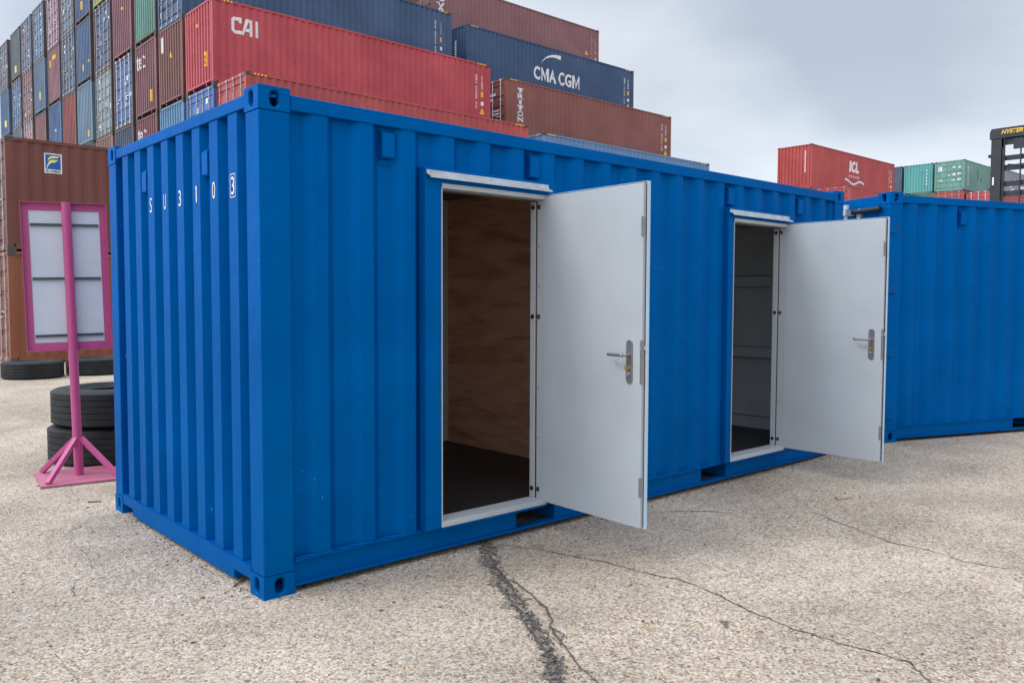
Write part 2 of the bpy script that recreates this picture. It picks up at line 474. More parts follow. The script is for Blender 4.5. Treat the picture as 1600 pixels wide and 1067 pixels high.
BLUE = fresh_blue()
GROUND = ground_mat()
PLY = plywood()
WHITE = simple('white_door_paint', (0.46, 0.485, 0.505), 0.36, 0, 0.05, 2.6, 0.12, 2.5)
CEIL = simple('ceiling_board', (0.16, 0.14, 0.125), 0.7, 0, 0.1, 3)
RIB_SHADE = simple('rib_shade_grey', (0.27, 0.28, 0.29), 0.6)  # shade of the inner door ribs, put in as a colour
GREY_IN = simple('grey_lining', (0.52, 0.58, 0.63), 0.55, 0, 0.08, 3.0)
WHITE_IN = simple('white_lining', (0.70, 0.73, 0.73), 0.55, 0, 0.06, 3.0)
SKIN = simple('pale_blue_skin', (0.46, 0.60, 0.70), 0.4, 0, 0.05, 3.0)
GALV = simple('galvanised_steel', (0.54, 0.57, 0.60), 0.38, 0.55, 0.14, 14, 0.05, 30)
STEEL = simple('brushed_stainless', (0.30, 0.27, 0.26), 0.36, 0.6, 0.12, 20)
BRASS = simple('brass', (0.60, 0.36, 0.10), 0.35, 0.9, 0.15, 40)
BLACK = simple('black_plastic', (0.012, 0.012, 0.014), 0.5, 0, 0.1)
GASKET = simple('brown_rubber_gasket', (0.075, 0.045, 0.04), 0.6, 0, 0.1)
FLOORM = paint('dark_phenolic_floor', (0.019, 0.0165, 0.018), 0.9, 0.5, (0.13, 0.12, 0.115))
RUBBER = simple('tyre_rubber', (0.014, 0.0145, 0.016), 0.7, 0, 0.55, 6, 0.15, 40, 0.4)
PINK = paint('pink_paint', (0.52, 0.075, 0.235), 0.35, 0.45, (0.30, 0.12, 0.18))
PINKWORN = paint('worn_pink_paint', (0.52, 0.145, 0.225), 0.7, 0.55, (0.20, 0.10, 0.09))
BOARD = simple('white_sign_back', (0.60, 0.63, 0.70), 0.4, 0, 0.05, 3)
ALU = simple('dark_sign_rail', (0.07, 0.10, 0.11), 0.45, 0.4, 0.2)
W_MARK = marked('white_marking', (0.74, 0.74, 0.75))
Y_MARK = marked('yellow_marking', (0.78, 0.48, 0.03))
K_MARK = marked('black_marking', (0.02, 0.02, 0.02))
B_MARK = marked('blue_marking', (0.01, 0.10, 0.38))
LY_MARK = marked('pale_yellow_marking', (0.80, 0.72, 0.22))
O_MARK = marked('orange_yellow_marking', (0.85, 0.42, 0.02))
RODM = simple('weathered_rod_steel', (0.42, 0.40, 0.40), 0.5, 0.3, 0.3, 10)
RODW = simple('white_rod_paint', (0.62, 0.66, 0.72), 0.5, 0.0, 0.2, 10)
MASTM = simple('charcoal_mast_paint', (0.022, 0.026, 0.034), 0.45, 0.1, 0.25, 5)
HOSE = simple('hose_rubber', (0.015, 0.015, 0.016), 0.5)
TAR = ground_mat('broken_dirty_concrete', 0.56)
CRK2 = simple('crack_faint', (0.15, 0.125, 0.105), 0.95, 0, 0.5, 50)
CRK = simple('crack_dark', (0.085, 0.07, 0.06), 0.95, 0, 0.5, 50)

# ------------------------------------------------------------------ ground
def smooth(t):
    t = max(0.0, min(1.0, t)); return t * t * (3 - 2 * t)
def gz(x, y):
    return 0.052 * smooth((x - 5.3) / 1.5)
xs = [-400, -200, -100, -50, -25] + [-12 + 0.5 * i for i in range(33)] + [4.5 + 0.1 * i for i in range(28)] + [8, 10, 14, 20, 30, 50, 90, 160, 300, 500]
ys = [-400, -200, -100, -50, -25] + [-12 + 1.0 * i for i in range(41)] + [35, 50, 80, 140, 250, 500]
mb = MB()
nx = len(xs)
mb.add([(x, y, gz(x, y)) for y in ys for x in xs],
       [(j * nx + i, j * nx + i + 1, (j + 1) * nx + i + 1, (j + 1) * nx + i) for j in range(len(ys) - 1) for i in range(nx - 1)])
tag(build('ground', mb, GROUND, smooth=True), kind='structure')

def crack(pts, w0, seed, name, mat, ragged=0.5, z=0.003, step=0.012, gaps=0.0):
    """ragged strip along a polyline; w0(t) gives the width; gaps: share of the length that stays closed"""
    rnd = random.Random(seed)
    P = [Vector((x, y, 0)) for x, y in pts]
    fine = []
    for a, b in zip(P, P[1:]):
        n = max(2, int((b - a).length / step))
        for i in range(n):
            fine.append(a.lerp(b, i / n))
    fine.append(P[-1])
    n = len(fine); mb = MB(); vs = []; fs = []
    wand = ea = ec = 0.0; open_ = 1.0
    for i, p in enumerate(fine):
        dv = (fine[min(n - 1, i + 4)] - fine[max(0, i - 4)]).normalized()
        nv = Vector((-dv.y, dv.x, 0))
        wand = wand * 0.9 + rnd.uniform(-1, 1) * 0.005
        ea = ea * 0.72 + rnd.uniform(-1, 1) * 0.45; ec = ec * 0.72 + rnd.uniform(-1, 1) * 0.45
        if rnd.random() < 0.06: open_ = 0.12 if rnd.random() < gaps else 1.0
        ww = w0(i / (n - 1)) * open_
        a = max(ww * 0.5 * (1 + ragged * ea * 1.6), min(0.0018, ww * 0.3)); c = max(ww * 0.5 * (1 + ragged * ec * 1.6), min(0.0018, ww * 0.3))
        q = p + nv * wand
        zz = z + gz(q.x, q.y)
        vs += [(q.x + nv.x * a, q.y + nv.y * a, zz), (q.x - nv.x * c, q.y - nv.y * c, zz)]
        if i: fs.append((2 * i - 2, 2 * i - 1, 2 * i + 1, 2 * i))
    mb.add(vs, fs)
    return tag(build(name, mb, mat), kind='structure')

big = [(1.50, 0.05), (1.47, -0.02), (1.27, -0.28), (1.10, -0.56), (0.90, -0.97), (0.78, -1.18), (0.67, -1.40), (0.50, -1.60), (0.30, -1.85)]
crack(big, lambda t: 0.042 + 0.030 * math.sin(3.1 * t + 0.3) ** 2 + 0.018 * math.sin(17 * t) + 0.008 * math.sin(41 * t), 3, 'crack', TAR, 0.95, 0.003, 0.008)
crack([(p[0] + 0.026, p[1] + 0.012) for p in big[2:]], lambda t: 0.010 + 0.012 * math.sin(9 * t) ** 2, 5, 'crack', CRK, 0.8, 0.006, 0.01, 0.4)
crack([(p[0] - 0.030, p[1] - 0.01) for p in big[3:]], lambda t: 0.010, 6, 'crack', CRK, 0.8, 0.006, 0.01, 0.4)
crack([(1.17, -0.49), (1.12, -0.74), (0.98, -1.05), (0.85, -1.20), (0.80, -1.28), (0.76, -1.38), (0.65, -1.58), (0.6, -1.75)], lambda t: 0.012 * (1 - 0.5 * t), 8, 'crack', CRK, 0.8, 0.006)
crack([(0.85, -1.20), (0.84, -1.32), (0.76, -1.38)], lambda t: 0.010, 9, 'crack', CRK, 0.8, 0.009)
crack([(1.52, -0.03), (1.62, -0.25), (1.67, -0.38), (1.76, -0.70), (1.79, -1.00), (1.85, -1.19), (1.82, -1.43), (1.74, -1.71), (1.69, -1.97), (1.71, -2.15), (1.72, -2.38), (1.74, -2.48), (1.62, -2.62), (1.55, -2.9)],
      lambda t: 0.005 + 0.004 * math.sin(21 * t) ** 2, 11, 'crack', CRK, 0.9, 0.003, 0.01, 0.0)
crack([(-0.19, 2.32), (-0.44, 1.92), (-0.46, 1.64), (-0.48, 1.22), (-0.54, 1.05), (-0.63, 0.96), (-0.70, 0.72), (-0.85, 0.51), (-0.94, 0.31), (-0.94, 0.07), (-0.95, -0.12), (-0.94, -0.5)],
      lambda t: 0.0015 + 0.0025 * math.sin(14 * t) ** 2, 13, 'crack', CRK2, 0.9, 0.003, 0.012, 0.35)
crack([(3.75, -0.95), (3.55, -1.40), (3.42, -1.66), (3.43, -1.89), (3.37, -2.10), (3.40, -2.29), (3.45, -2.6)], lambda t: 0.004 + 0.008 * math.sin(10 * t) ** 2, 15, 'crack', CRK2, 0.9, 0.003, 0.012, 0.3)
crack([(2.9, -0.22), (3.05, -0.33), (3.22, -0.46), (3.30, -0.60)], lambda t: 0.014 * math.sin(3.1 * t), 17, 'crack', CRK2, 0.9, 0.003, 0.012, 0.3)
crack([(4.25, -0.85), (4.32, -0.92), (4.42, -0.93)], lambda t: 0.012 * math.sin(3.1 * t), 18, 'crack', CRK2, 0.9)
crack([(1.525, -1.69), (1.49, -1.75)], lambda t: 0.035, 19, 'stain', CRK2, 0.8)
crack([(-1.0, 4.6), (-0.6, 4.3), (-0.3, 4.2)], lambda t: 0.008, 20, 'crack', CRK2, 0.9)

# loose chips and twigs lying on the concrete (nobody would count them)
mb = MB()
rnd = random.Random(21)
for k in range(420):
    x = rnd.uniform(-1.9, 5.2); y = rnd.uniform(-3.2, 4.8)
    if x > -0.05 and y > -0.05: continue
    s = rnd.choice((0.003, 0.004, 0.006, 0.009)); a = rnd.uniform(0, 6.28)
    pts = [(x + s * rnd.uniform(.6, 1.4) * math.cos(a + t), y + s * rnd.uniform(.5, 1.0) * math.sin(a + t)) for t in (0, 1.1, 2.3, 3.4, 4.7, 5.5)]
    mb.prism(pts, gz(x, y) + 0.0005, gz(x, y) + s * 0.7, lambda u, v, h: (u, v, h))
for k in range(700):     # crumbs broken out of the wide crack
    q = rnd.random() * (len(big) - 1.001); i_ = int(q); u_ = q - i_
    x = big[i_][0] * (1 - u_) + big[i_ + 1][0] * u_ + rnd.gauss(0, .026); y = big[i_][1] * (1 - u_) + big[i_ + 1][1] * u_ + rnd.gauss(0, .02)
    s = rnd.choice((0.002, 0.003, 0.005, 0.008)); a = rnd.uniform(0, 6.28)
    pts = [(x + s * rnd.uniform(.6, 1.4) * math.cos(a + t), y + s * rnd.uniform(.5, 1.0) * math.sin(a + t)) for t in (0, 1.1, 2.3, 3.4, 4.7, 5.5)]
    mb.prism(pts, 0.0065, 0.0065 + s * 0.5, lambda u, v, h: (u, v, h))
for k in range(520):
    if rnd.random() < .7:
        x = rnd.uniform(0.1, 6.0); y = -abs(rnd.gauss(0, 0.05)) + 0.02
    else:
        y = rnd.uniform(0.1, 2.4); x = -abs(rnd.gauss(0, 0.05)) + 0.01
    s = rnd.choice((0.002, 0.003, 0.004, 0.006)); a = rnd.uniform(0, 6.28)
    pts = [(x + s * rnd.uniform(.6, 1.4) * math.cos(a + t), y + s * rnd.uniform(.5, 1.0) * math.sin(a + t)) for t in (0, 1.1, 2.3, 3.4, 4.7, 5.5)]
    mb.prism(pts, gz(x, y) + 0.0005, gz(x, y) + s * 0.8, lambda u, v, h: (u, v, h))
mb.bar((-0.10, 2.77, 0.006), (-0.02, 2.72, 0.008), 0.010, 0.007)
mb.bar((-0.03, 0.30, 0.006), (0.05, 0.36, 0.012), 0.006, 0.008)
tag(build('debris', mb, simple('debris_chips', (0.11, 0.10, 0.095), 0.9, 0, 0.7, 30)), kind='stuff')

# ------------------------------------------------------------------ lettering laid on corrugated steel
def text_bm(s, size, sx=1.0, offset=0.0, shear=0.0, spacing=1.0):
    cu = bpy.data.curves.new('text', 'FONT')
    cu.body = s; cu.size = size; cu.offset = offset; cu.shear = shear; cu.space_character = spacing
    cu.resolution_u = 3
    o = bpy.data.objects.new('text', cu); COL.objects.link(o)
    dg = bpy.context.evaluated_depsgraph_get(); dg.update()
    me = o.evaluated_get(dg).to_mesh()
    bm = bmesh.new(); bm.from_mesh(me)
    o.evaluated_get(dg).to_mesh_clear()
    bpy.data.objects.remove(o); bpy.data.curves.remove(cu)
    for v in bm.verts: v.co.x *= sx
    return bm

def rect(u0, u1, v0, v1): return [(u0, v0), (u1, v0), (u1, v1), (u0, v1)]
def poly_bm(polys):
    bm = bmesh.new()
    for pts in polys:
        bm.faces.new([bm.verts.new((u, v, 0)) for u, v in pts])
    return bm

def center(bm, cx=0.0, cy=0.0):
    xs_ = [v.co.x for v in bm.verts]; ys_ = [v.co.y for v in bm.verts]
    ox = (min(xs_) + max(xs_)) / 2; oy = (min(ys_) + max(ys_)) / 2
    for v in bm.verts: v.co.x += cx - ox; v.co.y += cy - oy
    return bm

def fit(bm, u0, u1, v0, v1):
    xs_ = [v.co.x for v in bm.verts]; ys_ = [v.co.y for v in bm.verts]
    a, b = min(xs_), max(xs_); c, e = min(ys_), max(ys_)
    for v in bm.verts:
        v.co.x = u0 + (v.co.x - a) / (b - a) * (u1 - u0)
        v.co.y = v0 + (v.co.y - c) / (e - c) * (v1 - v0)
    return bm

def join_bm(bms):
    r = bmesh.new()
    for bm in bms:
        me = bpy.data.meshes.new('tmp'); bm.to_mesh(me); bm.free(); r.from_mesh(me); bpy.data.meshes.remove(me)
    return r

def lay(bm, prof, f, name, mat, parent, lift=0.004):
    """cut a flat lettering mesh at the folds of the corrugation and lay it on them"""
    us = [v.co.x for v in bm.verts]
    a, b = min(us), max(us)
    for u, _ in (prof or []):
        if a < u < b:
            bmesh.ops.bisect_plane(bm, geom=bm.verts[:] + bm.edges[:] + bm.faces[:], plane_co=(u, 0, 0), plane_no=(1, 0, 0))
    for v in bm.verts:
        dd = at(prof, v.co.x) if prof else 0.0
        v.co = Vector(f(v.co.x, dd - lift, v.co.y))
    me = bpy.data.meshes.new(name); bm.to_mesh(me); bm.free()
    return put(name, me, mat, parent)

# ------------------------------------------------------------------ the detailed blue containers
LX, WY, HZ = 6.058, 2.438, 2.591
def stadium(cu, cv, w_, h_, n=8):
    r = min(w_, h_) / 2; pts = []
    dx, dy = w_ / 2 - r, h_ / 2 - r
    for q, (sx, sy) in enumerate(((1, 1), (-1, 1), (-1, -1), (1, -1))):
        for i in range(n + 1):
            t = q * math.pi / 2 + i * math.pi / 2 / n
            pts.append((cu + sx * dx + r * math.cos(t), cv + sy * dy + r * math.sin(t)))
    o = []
    for p in pts:
        if not o or (abs(p[0] - o[-1][0]) + abs(p[1] - o[-1][1])) > 1e-5: o.append(p)
    return o

def holed(mb, u1, v1, hole, f, depth):
    """rectangular face 0..u1 x 0..v1 with a hole that runs back by depth; f(u,v,d)"""
    cu = sum(p[0] for p in hole) / len(hole); cv = sum(p[1] for p in hole) / len(hole)
    ring = sorted(hole, key=lambda p: math.atan2(p[1] - cv, p[0] - cu))
    cors = [(0, 0), (u1, 0), (u1, v1), (0, v1)]
    outer = []
    for (hu, hv) in ring:
        du, dv = hu - cu, hv - cv
        t = min([((u1 - cu) / du) if du > 1e-9 else 1e9, (-cu / du) if du < -1e-9 else 1e9,
                 ((v1 - cv) / dv) if dv > 1e-9 else 1e9, (-cv / dv) if dv < -1e-9 else 1e9])
        outer.append((cu + du * t, cv + dv * t))
    # the outer point nearest each corner becomes the corner
    for c_ in cors:
        k = min(range(len(outer)), key=lambda i: (outer[i][0] - c_[0]) ** 2 + (outer[i][1] - c_[1]) ** 2)
        outer[k] = c_
    n = len(ring)
    vs = [f(u, v, 0) for u, v in outer] + [f(u, v, 0) for u, v in ring] + [f(u, v, depth) for u, v in ring]
    fs = []
    for k in range(n):
        j = (k + 1) % n
        fs += [(k, j, n + j, n + k), (n + k, n + j, 2 * n + j, 2 * n + k)]
    mb.add(vs, fs)

def casting_mesh(sx, sy, sz):
    """corner casting; sx, sy, sz = which way its outer faces look; origin at the outer corner"""
    a, b, c = 0.178, 0.162, 0.118
    mb = MB()
    X = lambda u: -sx * u; Y = lambda u: -sy * u; Z = lambda u: -sz * u
    holed(mb, a, c, stadium(0.089, c / 2, 0.051, 0.079), lambda u, v, d_: (X(u), Y(d_), Z(v)), 0.03)
    holed(mb, b, c, stadium(0.085, c / 2, 0.051, 0.079), lambda u, v, d_: (X(d_), Y(u), Z(v)), 0.03)
    holed(mb, a, b, stadium(0.089, 0.081, 0.110, 0.064), lambda u, v, d_: (X(u), Y(v), Z(d_)), 0.03)
    q = lambda x, y, z: (X(x), Y(y), Z(z))
    mb.add([q(0, b, 0), q(a, b, 0), q(a, b, c), q(0, b, c)], [(0, 1, 2, 3)])
    mb.add([q(a, 0, 0), q(a, b, 0), q(a, b, c), q(a, 0, c)], [(0, 1, 2, 3)])
    mb.add([q(0, 0, c), q(a, 0, c), q(a, b, c), q(0, b, c)], [(0, 1, 2, 3)])
    me = mb.mesh('corner_casting', False)
    bm = bmesh.new(); bm.from_mesh(me)
    bmesh.ops.remove_doubles(bm, verts=bm.verts, dist=1e-5)
    bmesh.ops.recalc_face_normals(bm, faces=bm.faces)
    bm.to_mesh(me); bm.free()
    return me

CAST = {(sx, sy, sz): casting_mesh(sx, sy, sz) for sx in (-1, 1) for sy in (-1, 1) for sz in (-1, 1)}

def vent_mesh():
    """small louvred vent cover with screw flanges; local: x across, y outwards is negative, z up"""
    mb = MB()
    prof = [(0.0, 0.075), (-0.030, 0.075), (-0.046, 0.058), (-0.046, -0.066), (-0.034, -0.075), (0.0, -0.075)]
    n = len(prof)
    mb.add([(x, y, z) for x in (-0.040, 0.040) for (y, z) in prof],
           [tuple(range(n)), tuple(reversed(range(n, 2 * n)))] + [(k, (k + 1) % n, n + (k + 1) % n, n + k) for k in range(n)])
    mb.box(-0.040, 0.040, -0.007, 0.0, 0.0752, 0.112)
    mb.box(-0.040, 0.040, -0.007, 0.0, -0.108, -0.0752)
    for sx in (-0.022, 0.022):
        mb.tube((sx, -0.0072, 0.093), (sx, -0.012, 0.093), 0.006, 8)
        mb.tube((sx, -0.0072, -0.092), (sx, -0.012, -0.092), 0.006, 8)
    return mb.mesh('vent')
VENT = vent_mesh()

SIDE_C = dict(pitch=0.28, outer=0.082, slope=0.052, depth=0.041)
END_C = dict(pitch=0.2525, outer=0.112, slope=0.020, depth=0.047)

def shell(root, door_gaps, end_doors, doors_left):
    """frame, walls, roof of a 20 ft container; door_gaps: [(x0,x1,top)] cut out of the -Y side"""
    for sx in (0, 1):
        for sy in (0, 1):
            for sz in (0, 1):
                k = (1 if sx else -1, 1 if sy else -1, 1 if sz else -1)
                o = put('corner_casting', CAST[k], BLUE, root, bevel=0.010, seg=3)
                o.location = (LX * sx, WY * sy, HZ * sz)
            x0 = 0.003 if not sx else LX - 0.170; y0 = 0.003 if not sy else WY - 0.155
            build('corner_post', MB().box(x0, x0 + 0.167, y0, y0 + 0.152, 0.1185, 2.4725), BLUE, root, bevel=0.006)
    # rails
    for sy in (0, 1):
        ya, yb = (0.004, 0.066) if not sy else (WY - 0.066, WY - 0.004)
        build('top_rail', MB().box(0.1785, LX - 0.1785, ya, yb, 2.487, 2.563), BLUE, root, bevel=0.005)
        # bottom rail: channel with web set back, pockets for forklift tines
        mb = MB()
        fl = (lambda y: y) if not sy else (lambda y: WY - y)
        def bx(x0, x1, y0, y1, z0, z1):
            a, b = sorted((fl(y0), fl(y1))); mb.box(x0, x1, a, b, z0, z1)
        px = [(1.752, 2.104), (3.786, 4.138)] if not doors_left else [(1.92, 2.27), (3.79, 4.14)]
        edges = [0.1785, px[0][0], px[0][1], px[1][0], px[1][1], LX - 0.1785]
        for a, b in ((0, 1), (2, 3), (4, 5)):
            bx(edges[a], edges[b], 0.030, 0.036, 0.049, 0.163)
        for a, b in px:
            bx(a, b, 0.030, 0.036, 0.157, 0.163)
            # pocket tunnel sides
            bx(a - 0.006, a, 0.0362, 0.9, 0.049, 0.163); bx(b, b + 0.006, 0.0362, 0.9, 0.049, 0.163)
            bx(a, b, 0.0362, 0.9, 0.158, 0.164)
        bx(0.1785, LX - 0.1785, 0.004, 0.085, 0.036, 0.0485)
        bx(0.1785, LX - 0.1785, 0.008, 0.070, 0.1635, 0.1735)
        build('bottom_rail', mb, BLUE, root)
    for sx in (0, 1):
        fx = (lambda x: x) if not sx else (lambda x: LX - x)
        def ex(mb, a, b, y0, y1, z0, z1):
            p, q = sorted((fx(a), fx(b))); mb.box(p, q, y0, y1, z0, z1)
        mb = MB()
        if sx == (0 if doors_left else 1) and end_doors:
            ex(mb, 0.004, 0.08, 0.1625, WY - 0.1625, 2.435, 2.566)
        else:
            ex(mb, 0.004, 0.08, 0.1625, WY - 0.1625, 2.500, 2.566)
        build('top_end_rail', mb, BLUE, root, bevel=0.005)
        mb = MB()
        ex(mb, 0.004, 0.09, 0.1625, WY - 0.1625, 0.072, 0.140)
        ex(mb, 0.004, 0.09, 0.372, WY - 0.372, 0.024, 0.0718)
        build('bottom_end_rail', mb, BLUE, root)
    # side walls
    c0 = 0.347
    prof = corr(0.165, LX - 0.165, c0=c0, **SIDE_C)
    z0, z1 = 0.174, 2.492
    mb = MB()
    u = 0.165
    f = lambda uu, dd, z: (uu, 0.012 + dd, z)
    for (a, b, top) in door_gaps:
        mb.sheet(cut(prof, u, a), z0, z1, f)
        mb.sheet(cut(prof, a, b), top, z1, f)
        u = b
    mb.sheet(cut(prof, u, LX - 0.165), z0, z1, f)
    build('side_panel', mb, BLUE, root)
    mb = MB(); mb.sheet(cut(prof, 0.165, LX - 0.165), z0, z1, lambda uu, dd, z: (uu, WY - 0.012 - dd, z))
    build('side_panel', mb, BLUE, root)
    rp = corr(0.10, LX - 0.10, 0.209, 0.09, 0.02, 0.02, 0.2)
    mb = MB(); mb.sheet(cut(rp, 0.07, LX - 0.07), 0.060, WY - 0.060, lambda uu, dd, z: (uu, z, 2.552 - dd))
    build('roof', mb, BLUE, root)
    ep = corr(0.15, WY - 0.15, c0=WY / 2 - 0.5 * 0.2525, **END_C)
    return prof, ep

# ---- main container
main = empty('blue_container', (0, 0, 0))
tag(main, 'bright blue container with two open white personnel doors in its long side', 'shipping container')
GAPS = [(0.985, 2.042, 2.284), (4.036, 5.048, 2.284)]
sprof, eprof = shell(main, GAPS, True, False)
mb = MB(); mb.sheet(cut(eprof, 0.152, WY - 0.152), 0.141, 2.502, lambda uu, dd, z: (0.012 + dd, uu, z))
build('end_panel', mb, BLUE, main)
for s in (0, 1):   # the cargo doors on the far end
    y0 = 0.164 if not s else WY / 2 + 0.004
    dd = build('end_door', MB().box(LX - 0.075, LX - 0.025, y0, y0 + WY / 2 - 0.168, 0.142, 2.433), BLUE, main, bevel=0.004)
    for k in (0.25, 0.8):
        yy = y0 + k * (WY / 2 - 0.168)
        build('lock_rod', MB().tube((LX + 0.0, yy, 0.10), (LX + 0.0, yy, 2.48), 0.017), GALV, dd, smooth=True)
# vents: on the flat of the valleys
for k in (0.347 + 1.5 * 0.28, 0.347 + 5.5 * 0.28, 0.347 + 13.5 * 0.28, 0.347 + 17.5 * 0.28):
    o = put('vent', VENT, BLUE, main, bevel=0.003); o.location = (k, 0.0525, 2.387)
for yy in (WY / 2 - 2 * 0.2525, WY / 2 + 2 * 0.2525):
    o = put('vent', VENT, BLUE, main); o.location = (0.0575, yy, 2.29); o.rotation_euler = (0, 0, -math.pi / 2)
# number on the end wall, one character on each ridge
chars = ['S', 'U', '3', '1', '0', '3']
endmap = lambda u, d_, v: (0.012 + d_, -u, v)
for k, ch in enumerate(chars):
    yc = WY / 2 + (1.5 - k) * 0.2525
    bm = center(text_bm(ch, 0.14, 0.50, 0.0), -yc + 0.004, 2.126)
    hh = 0.094
    xs_ = [v.co.x for v in bm.verts]; wid = max(xs_) - min(xs_)
    wid = 0.022 if ch == '1' else 0.040
    if ch == '1':
        bm.free(); bm = poly_bm([rect(0.4, 1, 0, 10), [(0, 8.2), (0.4, 8.6), (0.4, 10)]])
    bm = fit(bm, -yc - wid / 2, -yc + wid / 2, 2.126 - hh / 2, 2.126 + hh / 2)
    lay(bm, None, endmap, 'painted_character', W_MARK, main, 0.002)
yc = WY / 2 - 3.5 * 0.2525
t_, a_, b_ = 0.004, 0.033, 0.062
lay(poly_bm([[(-yc - a_, 2.126 - b_), (-yc + a_, 2.126 - b_), (-yc + a_, 2.126 - b_ + t_), (-yc - a_, 2.126 - b_ + t_)],
                    [(-yc - a_, 2.126 + b_ - t_), (-yc + a_, 2.126 + b_ - t_), (-yc + a_, 2.126 + b_), (-yc - a_, 2.126 + b_)],
                    [(-yc - a_, 2.126 - b_), (-yc - a_ + t_, 2.126 - b_), (-yc - a_ + t_, 2.126 + b_), (-yc - a_, 2.126 + b_)],
                    [(-yc + a_ - t_, 2.126 - b_), (-yc + a_, 2.126 - b_), (-yc + a_, 2.126 + b_), (-yc + a_ - t_, 2.126 + b_)]]), None, endmap, 'character_outline', W_MARK, main, 0.002)

# inside
build('floor', MB().box(0.10, LX - 0.09, 0.10, WY - 0.07, 0.142, 0.168), FLOORM, main)
build('back_lining', MB().box(0.10, LX - 0.09, WY - 0.066, WY - 0.056, 0.169, 2.50), WHITE_IN, main)
build('end_lining', MB().box(0.085, 0.097, 0.10, WY - 0.067, 0.169, 2.46), PLY, main)
build('ceiling_lining', MB().box(0.10, LX - 0.09, 0.075, WY - 0.067, 2.462, 2.474), CEIL, main)
build('partition', MB().box(2.990, 3.030, 0.0645, WY - 0.067, 0.169, 2.460), PLY, main)
mb = MB().box(LX - 0.089, LX - 0.078, 0.10, WY - 0.067, 0.169, 2.46)
for z in (0.175, 0.93, 1.675):
    mb.box(LX - 0.145, LX - 0.0892, 0.30, WY - 0.30, z, z + (0.11 if z > 0.5 else 0.13))
for y0 in (0.17, WY / 2 - 0.05):
    mb.box(LX - 0.125, LX - 0.1122, y0, y0 + 0.10, 0.175, 2.45)
mb.box(LX - 0.118, LX - 0.0894, 0.30, WY - 0.30, 2.22, 2.30)
build('inner_door_lining', mb, GREY_IN, main)
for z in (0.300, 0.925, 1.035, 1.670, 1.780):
    build('rib_shadow_strip', MB().box(LX - 0.1475, LX - 0.126, 0.31, WY - 0.31, z - 0.005, z + 0.005), RIB_SHADE, main)  # added thin grey strips, painted shadow along the rib edges
mb = MB()     # inner skin of the front wall, between the openings
for a, b in ((0.10, 1.04), (2.00, 2.989), (3.031, 4.08), (5.01, LX - 0.13)):
    mb.box(a, b, 0.0565, 0.064, 0.169, 2.46)
build('front_lining', mb, WHITE_IN, main)

